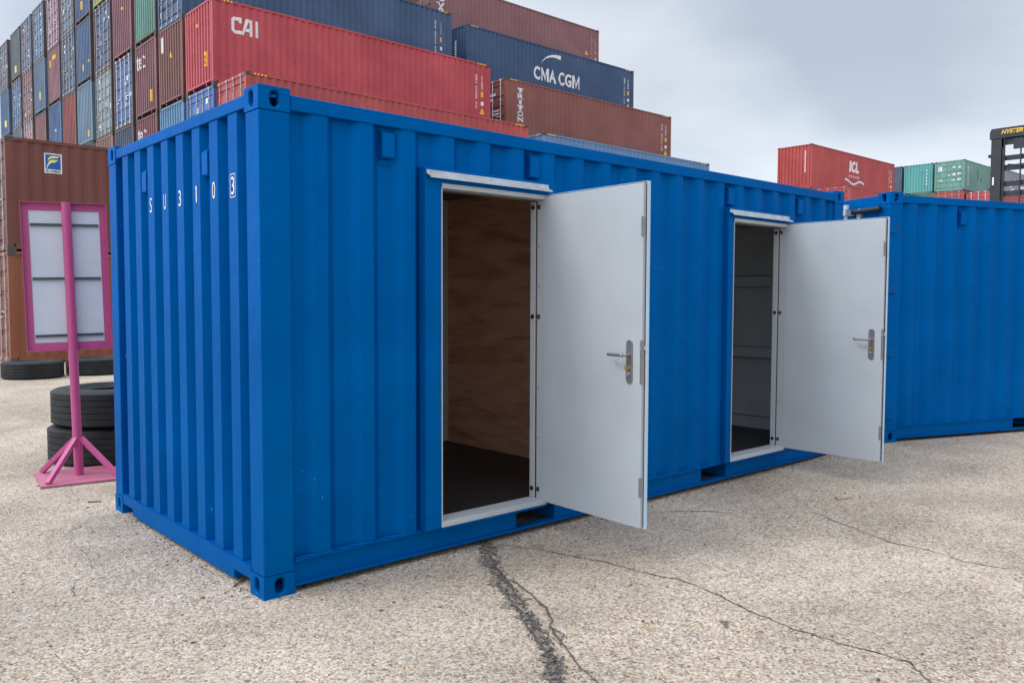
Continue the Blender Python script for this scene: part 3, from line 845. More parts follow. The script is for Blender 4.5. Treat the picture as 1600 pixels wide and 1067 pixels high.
def personnel_door(x0, xh, left_w, ang, W):
    """door set: blue flush surround, white frame, galvanised drip strip, and the open leaf hung at x = xh"""
    xl, xr = x0, xh
    Y0, Y1 = -0.030, 0.053
    fr = MB()
    gl = xl - left_w; gr = GAPS[0][1] if xl < 3 else GAPS[1][1]
    fr.box(gl + 0.003, xl, Y0, Y1, 0.176, 2.290)
    fr.box(xh + 0.030, gr - 0.003, Y0, Y1, 0.176, 2.290)
    fr.box(xl, xh + 0.030, Y0, Y1, 2.208, 2.290)
    fr.box(xl, xh + 0.030, Y0, 0.028, 0.1655, 0.1805)
    sur = build('door_surround', fr, BLUE, main, bevel=0.003)
    wf = MB()
    ya, yb = -0.034, 0.096
    wf.box(xl + 0.0005, xl + 0.007, ya, yb, 0.215, 2.206)          # left jamb
    wf.box(xl + 0.0005, xh + 0.0295, ya, yb, 2.178, 2.2065)        # head
    wf.box(xl + 0.0005, xh + 0.0295, ya - 0.001, yb, 0.181, 0.2145)  # threshold
    wf.box(xh - 0.004, xh + 0.0295, 0.047, yb, 0.215, 2.1775)      # right jamb, room side
    wf.box(xh + 0.006, xh + 0.0295, ya, 0.0468, 0.215, 2.1775)     # right jamb, rebate
    fo = build('door_frame', wf, WHITE, main, bevel=0.0025)
    g_ = MB().box(xh - 0.001, xh + 0.0055, 0.0385, 0.0466, 0.216, 2.177)
    g_.box(xl + 0.0075, xh - 0.007, 0.046, 0.056, 2.168, 2.1775)
    build('gasket', g_, GASKET, fo)
    for z in (0.275, 1.42, 2.135):
        build('bolt_cap', MB().tube((xh - 0.0035, 0.071, z), (xh - 0.0085, 0.071, z), 0.0155, 14), BLACK, fo, smooth=True)
        build('bolt_cap', MB().tube((xh + 0.0065, 0.022, z), (xh + 0.001, 0.019, z), 0.0155, 14), BLACK, fo, smooth=True)
    for z in (0.62, 0.95, 1.62, 1.88):
        build('screw', MB().tube((xh + 0.0065, 0.022, z), (xh + 0.004, 0.022, z), 0.006, 10), STEEL, fo, smooth=True)
    # drip strip above the door
    cp = MB()
    a, b = gl + 0.012, xh + 0.035
    prof = [(-0.0305, 2.274), (-0.0305, 2.250), (-0.068, 2.233), (-0.068, 2.226), (-0.071, 2.226), (-0.071, 2.2355), (-0.0345, 2.2535), (-0.0345, 2.274)]
    n = len(prof)
    cp.add([(x, y, z) for x in (a, b) for (y, z) in prof],
           [tuple(range(n)), tuple(reversed(range(n, 2 * n)))] + [(k, (k + 1) % n, n + (k + 1) % n, n + k) for k in range(n)])
    for x in (a + 0.03, (a + b) / 2, b - 0.03):
        cp.tube((x, -0.0347, 2.264), (x, -0.040, 2.264), 0.005, 8)
    build('drip_strip', cp, GALV, main)
    # leaf: pivot at the hinge, built as hanging open along -Y with its room face looking to -X
    T = 0.042
    piv = Vector((xh + 0.004, -0.014, 0))
    rot = Matrix.Rotation(ang, 4, 'Z')
    def place(o):
        o.location = piv; o.rotation_euler = (0, 0, ang); return o
    leaf = place(build('door', MB().box(0.0, T, -W + 0.010, -0.006, 0.203, 2.200), WHITE, main, bevel=0.003))
    def sub(name, mb_, mat, **k):
        o = build(name, mb_, mat, leaf, **k); return o
    sub('outer_skin', MB().box(T + 0.0005, T + 0.006, -W - 0.004, 0.012, 0.196, 2.212), SKIN)
    sub('outer_skin_lip', MB().box(T - 0.020, T, -W - 0.004, -W - 0.001, 0.196, 2.212).box(T - 0.020, T, -W - 0.0008, -0.01, 2.2095, 2.212), SKIN)
    sub('gasket', MB().box(0.026, T - 0.001, -W + 0.0035, -W + 0.0095, 0.21, 2.19), GASKET)
    # edge plates: latch and lock bolts
    ye = -W + 0.0095
    for z0, z1 in ((1.045, 1.30), (1.895, 2.01), (0.385, 0.50)):
        pl = sub('edge_plate', MB().box(0.002, 0.010, ye - 0.0045, ye - 0.0004, z0, z1).box(-0.0016, -0.0002, ye + 0.002, ye + 0.010, z0, z1), STEEL)
    sub('latch', MB().box(0.012, 0.028, ye - 0.012, ye - 0.001, 1.245, 1.268).box(-0.004, -0.0017, ye + 0.001, ye + 0.010, 1.246, 1.262), GALV)
    # handle on the room face
    yh = -W + 0.098
    plate = MB()
    plate.prism(stadium(yh, 1.172, 0.046, 0.255, 6), -0.0002, -0.0085, lambda u, v, h: (h, u, v))
    for z in (1.29, 1.056):
        plate.tube((-0.0084, yh, z), (-0.0105, yh, z), 0.006, 10)
    sub('handle_plate', plate, STEEL, bevel=0.0015)
    hd = MB()
    hd.tube((-0.0086, yh, 1.212), (-0.052, yh, 1.212), 0.0095, 12)
    pts = [(-0.046, yh - 0.006), (-0.056, yh + 0.004), (-0.060, yh + 0.02), (-0.060, yh + 0.11), (-0.056, yh + 0.122), (-0.044, yh + 0.130)]
    for (xa, y_a), (xb, y_b) in zip(pts, pts[1:]):
        hd.tube((xa, y_a, 1.212), (xb, y_b, 1.212), 0.0095, 12)
    sub('handle', hd, STEEL, smooth=True)
    kn = MB().tube((-0.0086, yh, 1.136), (-0.022, yh, 1.136), 0.010, 12)
    kn.box(-0.040, -0.0222, yh - 0.005, yh + 0.005, 1.122, 1.152)
    sub('thumb_turn', kn, BRASS, bevel=0.002)
    sub('lock_cylinder', MB().tube((-0.0086, yh, 1.103), (-0.016, yh, 1.103), 0.009, 12), GALV)
    # hinges
    for z in (0.36, 1.20, 1.98):
        sub('hinge', MB().tube((T + 0.012, 0.010, z), (T + 0.012, 0.010, z + 0.12), 0.008, 10), SKIN, smooth=True)
    return leaf

for a, b in ((0.18, 0.98), (2.05, 4.03), (5.05, LX - 0.18)):
    rw = random.Random(int(a * 100)); wb = MB(); pp = None; n = int((b - a) / 0.035)
    for k in range(n + 1):
        x = a + (b - a) * k / n
        q = (x, 0.006 + at(sprof, x) * 0.5 + rw.uniform(-.003, .003), 0.1765 + rw.uniform(-.002, .003))
        if pp: wb.tube(pp, q, 0.0055, 6)
        pp = q
    build('weld_bead', wb, BLUE, main, smooth=True)

personnel_door(1.103, 1.935, 0.118, R(-2.1), 0.866)
personnel_door(4.112, 4.942, 0.076, R(0.0), 0.900)

# ---- second blue container, turned, at the end of the first
sec = empty('blue_container', (6.745, -0.150, 0.0525), R(-20.5))
tag(sec, 'plain blue container standing at an angle past the one with open doors', 'shipping container')
shell(sec, [], True, True)
mb = MB(); mb.sheet(cut(eprof, 0.152, WY - 0.152), 0.141, 2.502, lambda uu, dd, z: (LX - 0.012 - dd, uu, z))
build('end_panel', mb, BLUE, sec)
for s in (0, 1):
    y0 = 0.164 if not s else WY / 2 + 0.004
    leaf = build('end_door', MB().box(0.030, 0.085, y0, y0 + WY / 2 - 0.168, 0.142, 2.430), BLUE, sec, bevel=0.004)
    for k in (0.25, 0.78):
        yy = y0 + k * (WY / 2 - 0.168)
        build('lock_rod', MB().tube((0.008, yy, 0.10), (0.008, yy, 2.46), 0.016).box(-0.004, 0.029, yy - 0.03, yy + 0.03, 2.36, 2.40).box(-0.004, 0.029, yy - 0.03, yy + 0.03, 0.2, 0.24), GALV, leaf)
    for z in (0.30, 0.95, 1.60, 2.22):
        yy = -0.004 if not s else WY - 0.06
        h_ = MB().box(-0.012, 0.0025, yy + 0.006, yy + 0.10, z - 0.045, z + 0.045)
        if not s: h_.box(-0.012, 0.075, -0.016, 0.0025, z - 0.05, z + 0.05)
        build('hinge', h_, BLUE, leaf, bevel=0.004)
        if not s: build('hinge_slot', MB().box(0.0755, 0.094, -0.004, 0.0028, z - 0.05, z + 0.05), BLACK, leaf)
# dark bar across the head of the doors with its clamp
build('header_bar', MB().tube((-0.03, 0.10, 2.425), (-0.03, 0.66, 2.425), 0.026, 12), BLACK, sec, smooth=True)
gk = MB().tube((-0.085, 0.52, 2.10), (-0.085, 0.52, 2.47), 0.021, 12).tube((-0.085, 0.52, 2.452), (-0.085, 0.52, 2.50), 0.034, 12)
gk.box(-0.125, -0.002, 0.485, 0.555, 2.385, 2.445)
gk.tube((-0.075, 0.43, 2.10), (-0.075, 0.43, 2.34), 0.016, 10)
build('clamp', gk, GALV, sec)
for k in (0.347 + 2.5 * 0.28, 0.347 + 8.5 * 0.28, 0.347 + 15.5 * 0.28):
    o = put('vent', VENT, BLUE, sec, bevel=0.003); o.location = (k, 0.0525, 2.36)

# ------------------------------------------------------------------ pink sign stand with blank white back
sg = empty('sign_stand', (0.097, 3.781, 0), R(-7.7))
tag(sg, 'pink sign stand from behind, white panel in a pink frame on one post', 'sign')
pl = MB()
pl.prism([(-0.315, -0.335), (0.325, -0.335), (0.30, 0.325), (-0.315, 0.325)], 0.004, 0.020, lambda u, v, h: (u, v, h))
build('base_plate', pl, PINKWORN, sg)
TILT = -0.022
px_ = lambda z: TILT * z
build('post', MB().tube((px_(0.02), 0, 0.0202), (px_(2.33), 0, 2.33), 0.037, 20), PINK, sg, smooth=True)
for (bx_, by_) in ((-0.26, -0.28), (0.27, -0.27), (-0.26, 0.27), (0.26, 0.27)):
    k = Vector((bx_, by_, 0)).normalized()
    build('brace', MB().bar((k.x * 0.03, k.y * 0.03, 0.335), (bx_, by_, 0.026), 0.036, 0.036), PINK, sg)
bd = empty('board', (0, 0, 0)); bd.parent = sg
bd.location = (px_(1.71) - 0.012, 0.050, 1.71); bd.rotation_euler = (0, TILT, R(-5))
w_, h_ = 0.315, 0.615
fr = MB()
fr.box(-w_, -w_ + 0.052, 0.0, 0.006, -h_, h_); fr.box(w_ - 0.052, w_, 0.0, 0.006, -h_, h_)
fr.box(-w_ + 0.052, w_ - 0.052, 0.0, 0.006, -h_, -h_ + 0.062); fr.box(-w_ + 0.052, w_ - 0.052, 0.0, 0.006, h_ - 0.062, h_)
fr.box(-w_ - 0.005, -w_, -0.035, 0.006, -h_ - 0.005, h_ + 0.005); fr.box(w_, w_ + 0.005, -0.035, 0.006, -h_ - 0.005, h_ + 0.005)
fr.box(-w_, w_, -0.035, 0.006, -h_ - 0.005, -h_); fr.box(-w_, w_, -0.035, 0.006, h_, h_ + 0.005)
for z in (-0.5, -0.25, 0.05, 0.3, 0.5):
    for sx in (-1, 1):
        fr.tube((sx * (w_ - 0.024), -0.0002, z), (sx * (w_ - 0.024), -0.005, z), 0.007, 8)
build('frame', fr, PINK, bd)
build('panel', MB().box(-w_ + 0.03, w_ - 0.03, 0.0065, 0.010, -h_ + 0.04, h_ - 0.04), BOARD, bd)
for z in (-0.50, -0.02, 0.43):
    mb = MB().box(-w_ + 0.060, w_ - 0.060, 0.001, 0.0063, z + 0.006, z + 0.016)
    mb.box(-w_ + 0.060, w_ - 0.060, -0.010, 0.0063, z - 0.006, z + 0.0058)
    build('rail', mb, ALU, bd)
# ------------------------------------------------------------------ tyres
def tyre_mesh(Ro, Wd, ri):
    h = Wd / 2
    out_ = []
    g = 5
    prof = [(ri, -h * 0.72), (ri + 0.02, -h * 0.80), (Ro - 0.17, -h), (Ro - 0.10, -h * 0.99), (Ro - 0.035, -h * 0.93), (Ro - 0.012, -h * 0.86)]
    tw = h * 0.84
    for k in range(g):
        a = -tw + (2 * tw) * (k + 0.5) / g
        gd = 0.010
        prof += [(Ro, a - tw / g * 0.86), (Ro, a + tw / g * 0.86)] if k == g - 1 else [(Ro, a - tw / g * 0.86), (Ro, a + tw / g * 0.86), (Ro - gd, a + tw / g * 0.90), (Ro - gd, a + tw / g * 1.10)]
    prof += [(Ro - 0.012, h * 0.86), (Ro - 0.035, h * 0.93), (Ro - 0.10, h * 0.99), (Ro - 0.17, h), (ri + 0.02, h * 0.80), (ri, h * 0.72),
             (ri + 0.03, h * 0.55), (Ro - 0.06, h * 0.6), (Ro - 0.04, 0), (Ro - 0.06, -h * 0.6), (ri + 0.03, -h * 0.55)]
    mb = MB().lathe(prof, 72)
    return mb.mesh('tyre')
T1 = tyre_mesh(0.53, 0.345, 0.30); T2 = tyre_mesh(0.53, 0.325, 0.30)
def tyre(me, x, y, z, label, group, rx=0.0):
    o = put('tyre', me, RUBBER, None, smooth=True)
    o.location = (x, y, z); o.rotation_euler = (rx, rx * 0.5, random.uniform(0, 6))
    tag(o, label, 'tyre', group)
    return o
tyre(T1, 0.572, 4.567, 0.1735, 'black truck tyre lying at the bottom of the two behind the pink sign post', 'tyres lying on the concrete')
tyre(T1, 0.600, 4.540, 0.519, 'black truck tyre lying on top of another behind the pink sign post', 'tyres lying on the concrete')
tyre(T2, 1.848, 13.926, 0.164, 'black tyre lying alone before the rusty brown containers, fully in view', 'tyres lying on the concrete')
tyre(T2, 2.990, 14.05, 0.164, 'black tyre before the rusty brown containers, half hidden by the pink post', 'tyres lying on the concrete')

# ------------------------------------------------------------------ stacked containers
FW = 2.438
CACHE = {}
def bg_meshes(L, H):
    k = (round(L, 2), round(H, 3))
    if k in CACHE: return CACHE[k]
    sp = cut(corr(0.12, L - 0.12, 0.278, 0.072, 0.068, 0.036, 0.139), 0.12, L - 0.12)
    ep = cut(corr(0.10, FW - 0.10, 0.25, 0.100, 0.022, 0.046, FW / 2), 0.10, FW - 0.10)
    zb, zt = 0.16, H - 0.075
    walls = MB()
    walls.sheet(sp, zb, zt, lambda u, d_, z: (u, 0.014 + d_, z))
    walls.sheet(sp, zb, zt, lambda u, d_, z: (u, FW - 0.014 - d_, z))
    walls.sheet(ep, zb, zt, lambda u, d_, z: (L - 0.014 - d_, u, z))
    rp = cut(corr(0.1, L - 0.1, 0.21, 0.09, 0.02, 0.02, 0.2), 0.06, L - 0.06)
    walls.sheet(rp, 0.05, FW - 0.05, lambda u, d_, z: (u, z, H - 0.02 - d_))
    walls.add([(0.05, 0.05, 0.155), (L - 0.05, 0.05, 0.155), (L - 0.05, FW - 0.05, 0.155), (0.05, FW - 0.05, 0.155)], [(0, 1, 2, 3)])
    endp = MB(); endp.sheet(ep, 0.215, H - 0.075, lambda u, d_, z: (0.014 + d_, u, z))
    frame = MB(); casts = []
    for x0 in (0.0, L - 0.178):
        for y0 in (0.0, FW - 0.162):
            for z0 in (0.0, H - 0.118):
                casts.append((x0, y0, z0))
    for x0 in (0.004, L - 0.130):
        for y0 in (0.003, FW - 0.118):
            frame.box(x0, x0 + 0.126, y0, y0 + 0.115, 0.1182, H - 0.1182)
    for y0 in (0.003, FW - 0.063):
        frame.box(0.1782, L - 0.1782, y0, y0 + 0.060, H - 0.080, H - 0.012)
        frame.box(0.1782, L - 0.1782, y0 + (0.012 if y0 < 1 else -0.012), y0 + (0.072 if y0 < 1 else 0.048), 0.045, 0.162)
    frame.box(L - 0.065, L - 0.004, 0.1622, FW - 0.1622, H - 0.095, H - 0.012)
    frame.box(L - 0.065, L - 0.004, 0.1622, FW - 0.1622, 0.03, 0.162)
    # closed front end: sill set high over the tunnel, two lugs hanging under it
    ff = MB()
    fh = MB().box(0.004, 0.065, 0.1622, FW - 0.1622, H - 0.080, H - 0.012)
    ff.box(0.004, 0.065, 0.1622, FW - 0.1622, 0.150, 0.214)
    for y0 in (0.62, FW - 0.68):
        ff.box(0.02, 0.06, y0, y0 + 0.06, 0.04, 0.1498)
    # door end: header, sill
    df = MB()
    dh = MB().box(0.004, 0.075, 0.1622, FW - 0.1622, H - 0.105, H - 0.012)
    df.box(0.004, 0.075, 0.1622, FW - 0.1622, 0.02, 0.150)
    leaves = []
    for s in (0, 1):
        lf = MB()
        ya, yb = (0.122, FW / 2 - 0.006) if not s else (FW / 2 + 0.006, FW - 0.122)
        za, zb_ = 0.154, H - 0.109
        lf.box(0.030, 0.062, ya, ya + 0.06, za, zb_); lf.box(0.030, 0.062, yb - 0.06, yb, za, zb_)
        lf.box(0.030, 0.062, ya + 0.06, yb - 0.06, za, za + 0.08); lf.box(0.030, 0.062, ya + 0.06, yb - 0.06, zb_ - 0.08, zb_)
        zp = cut(corr(za + 0.08, zb_ - 0.08, 0.46, 0.30, 0.025, 0.036, za + 0.30), za + 0.08, zb_ - 0.08)
        nn = len(zp)
        lf.add([(0.034 + d_, y, z) for y in (ya + 0.06, yb - 0.06) for (z, d_) in zp], [(k_, k_ + 1, nn + k_ + 1, nn + k_) for k_ in range(nn - 1)])
        for z in (0.35, 1.0, H - 1.05, H - 0.42):
            yh = ya - 0.05 if not s else yb - 0.06
            lf.box(0.006, 0.0295, yh, yh + 0.11, z - 0.05, z + 0.05)
        rods = []
        for kk in (0.24, 0.76):
            yy = ya + kk * (yb - ya)
            rd = MB().tube((0.004, yy, 0.06), (0.004, yy, H - 0.05), 0.019, 8)
            for z in (0.30, 0.85, H - 0.95, H - 0.40):
                rd.box(-0.010, 0.029, yy - 0.045, yy + 0.045, z - 0.02, z + 0.02)
            for z in (0.085, H - 0.06):
                rd.box(-0.022, 0.003, yy - 0.05, yy + 0.05, z - 0.045, z + 0.035)
            yq = yy + (0.34 if kk < .5 else -0.34)
            rd.bar((-0.014, yy, 1.18 if kk < .5 else 1.06), (-0.014, yq, 1.20 if kk < .5 else 1.08), 0.022, 0.030)
            rods.append(rd.mesh('lock_rod'))
        leaves.append((lf.mesh('door'), rods))
    CACHE[k] = dict(sp=sp, ep=ep, walls=walls.mesh('walls'), endp=endp.mesh('end_panel'), frame=frame.mesh('frame'),
                    casts=casts, fh=fh.mesh('header'), dh=dh.mesh('header'), ff=ff.mesh('sill'), df=df.mesh('sill'), leaves=leaves, L=L, H=H)
    return CACHE[k]

BGCAST = MB().box(0, 0.178, 0, 0.162, 0, 0.118).mesh('corner_casting')
GRIME = simple('grimy_casting', (0.075, 0.055, 0.05), 0.7, 0, 0.5, 9)
HC, STD, L40, L20 = 2.896, 2.591, 12.192, 6.058
PAINTS = {}
def paint_of(key, rgb, wear):
    rgb = tuple(min(0.8, c * k_) for c, k_ in zip(rgb, (1.32, 1.28, 1.28)))
    if key not in PAINTS:
        PAINTS[key] = paint('container_paint_' + key, rgb, wear, 0.52, seed=len(PAINTS) * 3.7)
    return PAINTS[key]

def box_container(x, y, z, L, H, end, key, rgb, label, group=None, rod=RODM, wear=0.6, frame_mat=None, name='stacked_container'):
    root = empty(name, (x, y, z))
    tag(root, label, 'shipping container', group)
    m_ = paint_of(key, rgb, wear); M = bg_meshes(L, H)
    put('walls', M['walls'], m_, root)
    put('frame', M['frame'], frame_mat or m_, root)
    for q in M['casts']:
        put('corner_casting', BGCAST, GRIME, root).location = q
    if end == 'front':
        put('end_panel', M['endp'], m_, root); put('sill', M['ff'], frame_mat or m_, root); put('header', M['fh'], frame_mat or m_, root)
    else:
        put('sill', M['df'], frame_mat or m_, root); put('header', M['dh'], frame_mat or m_, root)
        for lf, rods in M['leaves']:
            d_ = put('door', lf, m_, root)
            for r in rods: put('lock_rod', r, rod, d_)
    return root, M

def on_side(M):
    """mapping for marks on the long side facing the yard; u along, v up"""
    return M['sp'], lambda u, d_, v: (u, 0.014 + d_, v)
def on_end(M):
    """marks on the closed end; u measured from the yard-side corner"""
    return M['ep'], lambda u, d_, v: (0.014 + d_, u, v)
def flip(bm):
    """mirror u so lettering reads on the end wall, where u runs right to left"""
    for v in bm.verts: v.co.x = -v.co.x
    for f in bm.faces: f.normal_flip()
    return bm
def glyphs(u, v_top, v_bot, w_, seed, gaps=(4, 11)):
    """a column of tiny code characters too small to read"""
    rnd = random.Random(seed); P = []; n = 15; st = (v_top - v_bot) / n
    for i in range(n):
        if i in gaps: continue
        vt = v_top - i * st; hh = st * 0.72
        P.append(rect(u, u + w_ * 0.3, vt - hh, vt))
        if rnd.random() < .7: P.append(rect(u + w_ * 0.3, u + w_, vt - hh * .28, vt))
        if rnd.random() < .7: P.append(rect(u + w_ * 0.3, u + w_, vt - hh, vt - hh * .72))
        if rnd.random() < .6: P.append(rect(u + w_ * 0.7, u + w_, vt - hh * .72, vt - hh * .28))
    return P
def side_codes(root, M, u, seed, yellow=True, plate=False, tri=True):
    """weights column, code column, yellow warning marks near the right-hand end of the side"""
    sp, f = on_side(M); H = M['H']
    P = glyphs(u, H - 0.52, H - 1.95, 0.075, seed) + glyphs(u + 0.32, H - 0.55, H - 1.10, 0.06, seed + 1, (4,))
    P += [rect(u + 0.29, u + 0.42, H - 1.78, H - 1.62)]
    lay(poly_bm(P), sp, f, 'code_lettering', W_MARK, root)
    Y = []
    if tri: Y += [[(u + 0.22, H - 2.15), (u + 0.48, H - 2.15), (u + 0.35, H - 1.88)]]
    if yellow: Y += [rect(u + 0.29, u + 0.40, H - 1.42, H - 1.20)]
    if plate: Y += [rect(u + 0.18, u + 0.52, 0.20, 0.42)]
    if Y: lay(poly_bm(Y), sp, f, 'warning_mark', O_MARK, root)
def stripes(root, M, left=True, right=True):
    """black and yellow height stripes on the top rail beside the corner castings"""
    L, H = M['L'], M['H']; mb = MB()
    for a in ([0.26] if left else []) + ([L - 0.72] if right else []):
        for k in range(4):
            u = a + k * 0.12
            mb.add([(u, 0.0015, H - 0.078), (u + 0.06, 0.0015, H - 0.078), (u + 0.10, 0.0015, H - 0.014), (u + 0.04, 0.0015, H - 0.014)], [(0, 1, 2, 3)])
    o = put('height_stripe', mb.mesh('height_stripe', False), Y_MARK, root)

# heights of the tiers (high cubes, five and six up)
def tz(t): return HC * (t - 1)
XA, XB = 9.42, 23.2
ROWY = [21.38, 23.70, 26.42, 29.15, 31.98, 34.75, 37.72, 40.45, 43.2, 46.3, 49.2, 52.0, 55.4]
G = 'containers stacked in the yard'
RED = (0.40, 0.047, 0.060); RED2 = (0.36, 0.055, 0.055); NAVY = (0.024, 0.068, 0.145); BROWN = (0.165, 0.055, 0.045)
MAROON = (0.18, 0.060, 0.075); BLUE2 = (0.045, 0.13, 0.36); SLATE = (0.095, 0.13, 0.165); GREEN = (0.095, 0.275, 0.225)
STEELB = (0.13, 0.23, 0.34); MAUVE = (0.26, 0.115, 0.155); RUSTR = (0.25, 0.050, 0.042); GREYB = (0.20, 0.29, 0.34)
DKBLUE = (0.045, 0.115, 0.26); PALEB = (0.09, 0.24, 0.42)

table = [
 # column, tier, end, colour key, rgb, label
 (0, 3, 'door', 'red_b', RED2, 'weathered red container with steel lock rods, lowest in front of the bright red CAI one'),
 (1, 4, 'front', 'red_a', RED, 'bright red container with white CAI lettering on its long side'),
 (1, 3, 'door', 'royal', BLUE2, 'royal blue container with lock rods, under the closed end of the bright red one'),
 (2, 5, 'door', 'navy_a', NAVY, 'navy container with a long side showing directly above the bright red one'),
 (2, 4, 'front', 'brown_a', BROWN, 'brown container end with a small white mark, beside the bright red end'),
 (2, 3, 'front', 'pale_blue', PALEB, 'teal blue container end with pale ribs, under the brown end with a white mark'),
 (3, 6, 'front', 'brown_b', (0.20, 0.075, 0.05), 'brown container of the top tier, its lower edge above the navy long side'),
 (3, 5, 'front', 'green_a', GREEN, 'mint green container end, the only green one in the tall stack'),
 (3, 4, 'front', 'maroon_a', MAROON, 'maroon container end with white tec lettering, directly under the mint green end'),
 (3, 3, 'front', 'maroon_b', (0.20, 0.05, 0.062), 'lower maroon container end lettered tec, cut off by the near blue roof'),
 (4, 5, 'front', 'maroon_c', (0.19, 0.065, 0.085), 'plain maroon container end between mint green and navy doors'),
 (4, 4, 'door', 'royal_b', (0.06, 0.12, 0.30), 'blue container door end with four bright white lock rods'),
 (4, 3, 'front', 'dkblue_b', (0.035, 0.065, 0.12), 'dark blue container end with pale rim, beneath the doors with white lock rods'),
 (5, 6, 'front', 'lime', (0.30, 0.36, 0.14), 'yellow green container, only its bottom edge showing at the top of the picture'),
 (5, 5, 'door', 'navy_b', (0.05, 0.095, 0.21), 'navy container door end beside the plain maroon end'),
 (5, 4, 'door', 'greyblue', GREYB, 'pale grey green container door end beside the doors with white lock rods'),
 (5, 3, 'front', 'dun', (0.24, 0.15, 0.12), 'dun container end with cream rim, beneath the pale grey green doors'),
 (6, 6, 'front', 'dkblue_c', (0.045, 0.10, 0.24), 'dark blue container end with a small yellow mark, cut by the top of the picture'),
 (6, 5, 'front', 'dkblue', DKBLUE, 'dark blue container end with fine ribs, between two navy door ends'),
 (6, 4, 'front', 'steelblue', STEELB, 'steel blue container end with pale ribs and a yellow tag, beside pale grey green doors'),
 (7, 6, 'door', 'greyb', (0.12, 0.19, 0.27), 'grey blue container door end of the top tier between dark blue and maroon ones'),
 (7, 5, 'door', 'navy_c', (0.06, 0.10, 0.19), 'navy container door end directly above the rust red end'),
 (7, 4, 'front', 'rust_a', RUSTR, 'rust red container end, plain, between blue and steel blue ends'),
 (8, 6, 'door', 'maroon_d', (0.24, 0.11, 0.15), 'maroon container door end with pale rods, in the top tier'),
 (8, 5, 'front', 'mauve', MAUVE, 'mauve container end with yellow marks near its top'),
 (8, 4, 'front', 'blue_d', (0.05, 0.13, 0.29), 'blue container end with one white dot, directly under the mauve end'),
 (9, 6, 'door', 'blue_e', (0.09, 0.21, 0.38), 'light blue container door end of the top tier beside maroon doors'),
 (9, 5, 'front', 'steel_b', (0.10, 0.17, 0.28), 'steel blue container end with one yellow tag low down, beside the mauve end'),
 (9, 4, 'front', 'mauve_b', (0.25, 0.11, 0.12), 'faded maroon container end directly under the steel blue end with a yellow tag'),
 (10, 6, 'door', 'navy_d', (0.10, 0.14, 0.23), 'grey navy container door end of the top tier beside light blue doors'),
 (10, 5, 'door', 'maroon_e', (0.23, 0.10, 0.12), 'maroon container door end one tier below the top, beside the steel blue end'),
 (10, 4, 'door', 'maroon_f', (0.26, 0.12, 0.15), 'maroon container door end with white labels, just above the rusty brown roof'),
 (11, 6, 'front', 'slate', SLATE, 'slate grey container end with one yellow tag, at the skyline of the top tier'),
 (11, 5, 'door', 'blue_f', (0.06, 0.16, 0.36), 'bright blue container door end directly under the slate grey end'),
 (11, 4, 'front', 'slate_b', (0.11, 0.16, 0.21), 'slate container end, a small piece above the rusty brown roof'),
 (12, 6, 'door', 'navy_e', (0.11, 0.16, 0.24), 'grey navy container door end at the skyline, farthest one in the top tier'),
 (12, 5, 'front', 'blue_g', (0.06, 0.13, 0.26), 'blue container end at the far edge of the stack with a pale yellow tag'),
]
STACK = {}
POSTM = paint('rusty_frame_paint', (0.105, 0.068, 0.060), 0.8, 0.6)
for (c, t, end, key, rgb, lab) in table:
    rod = RODW if (c, t) in ((4, 4), (8, 6), (10, 4)) else RODM
    root, M = box_container(XA + (0.0 if c != 0 else 0.1), ROWY[c], tz(t), L40, HC, end, key, rgb if c < 2 or (c, t) == (2, 5) else tuple(q * k_ for q, k_ in zip(rgb, (.84, .80, .76))), lab, G, rod, 0.8, POSTM if c >= 3 and (c * 7 + t * 3) % 5 < 3 else None)
    STACK[(c, t)] = (root, M)

# lettering on the left block
root, M = STACK[(1, 4)]
sp, f = on_side(M)
# block letters C A I
zc0, zc1 = 1.78, 2.44
def oct_c(u0, u1, v0, v1, t):
    k = t * 0.75
    return [[(u0 + k, v1), (u1, v1), (u1, v1 - t), (u0 + k + t * .4, v1 - t), (u0 + t, v1 - k - t * .4), (u0, v1 - k)],
            [(u0, v1 - k), (u0 + t, v1 - k - t * .4), (u0 + t, v0 + k + t * .4), (u0, v0 + k)],
            [(u0, v0 + k), (u0 + t, v0 + k + t * .4), (u0 + k + t * .4, v0 + t), (u1, v0 + t), (u1, v0), (u0 + k, v0)]]
u0 = 0.66
zc0, zc1 = 1.84, 2.40; t = 0.115
P = [[(u0 + .09, zc1), (u0 + .37, zc1), (u0 + .37, zc1 - t), (u0 + .135, zc1 - t), (u0 + t, zc1 - .15), (u0, zc1 - .09)],
     [(u0, zc1 - .0901), (u0 + t, zc1 - .1501), (u0 + t, zc0 + .1501), (u0, zc0 + .0901)],
     [(u0, zc0 + .09), (u0 + t, zc0 + .15), (u0 + .135, zc0 + t), (u0 + .40, zc0 + t), (u0 + .355, zc0), (u0 + .09, zc0)],
     rect(u0 + .265, u0 + .37, zc1 - .19, zc1 - t - .0005),
     [(u0 + .3555, zc0), (u0 + .4005, zc0 + t), (u0 + .52, zc1), (u0 + .635, zc1), (u0 + .44, zc0)],
     [(u0 + .6355, zc1), (u0 + .76, zc1), (u0 + .76, zc0), (u0 + .65, zc0), (u0 + .65, zc1 - t), (u0 + .602, zc1 - t)],
     [(u0 + .535, zc0 + .24), (u0 + .6495, zc0 + .24), (u0 + .6495, zc0 + .13), (u0 + .50, zc0 + .13)],
     rect(u0 + .86, u0 + .97, zc0, zc1)]
lay(poly_bm(P), sp, f, 'logo_lettering', W_MARK, root, 0.006)
side_codes(root, M, L40 - 0.80, 31, True, True); stripes(root, M)
ep, fe = on_end(M)
lay(poly_bm([rect(0.62, 0.80, 0.72, 1.22)]), ep, fe, 'warning_mark', O_MARK, root)
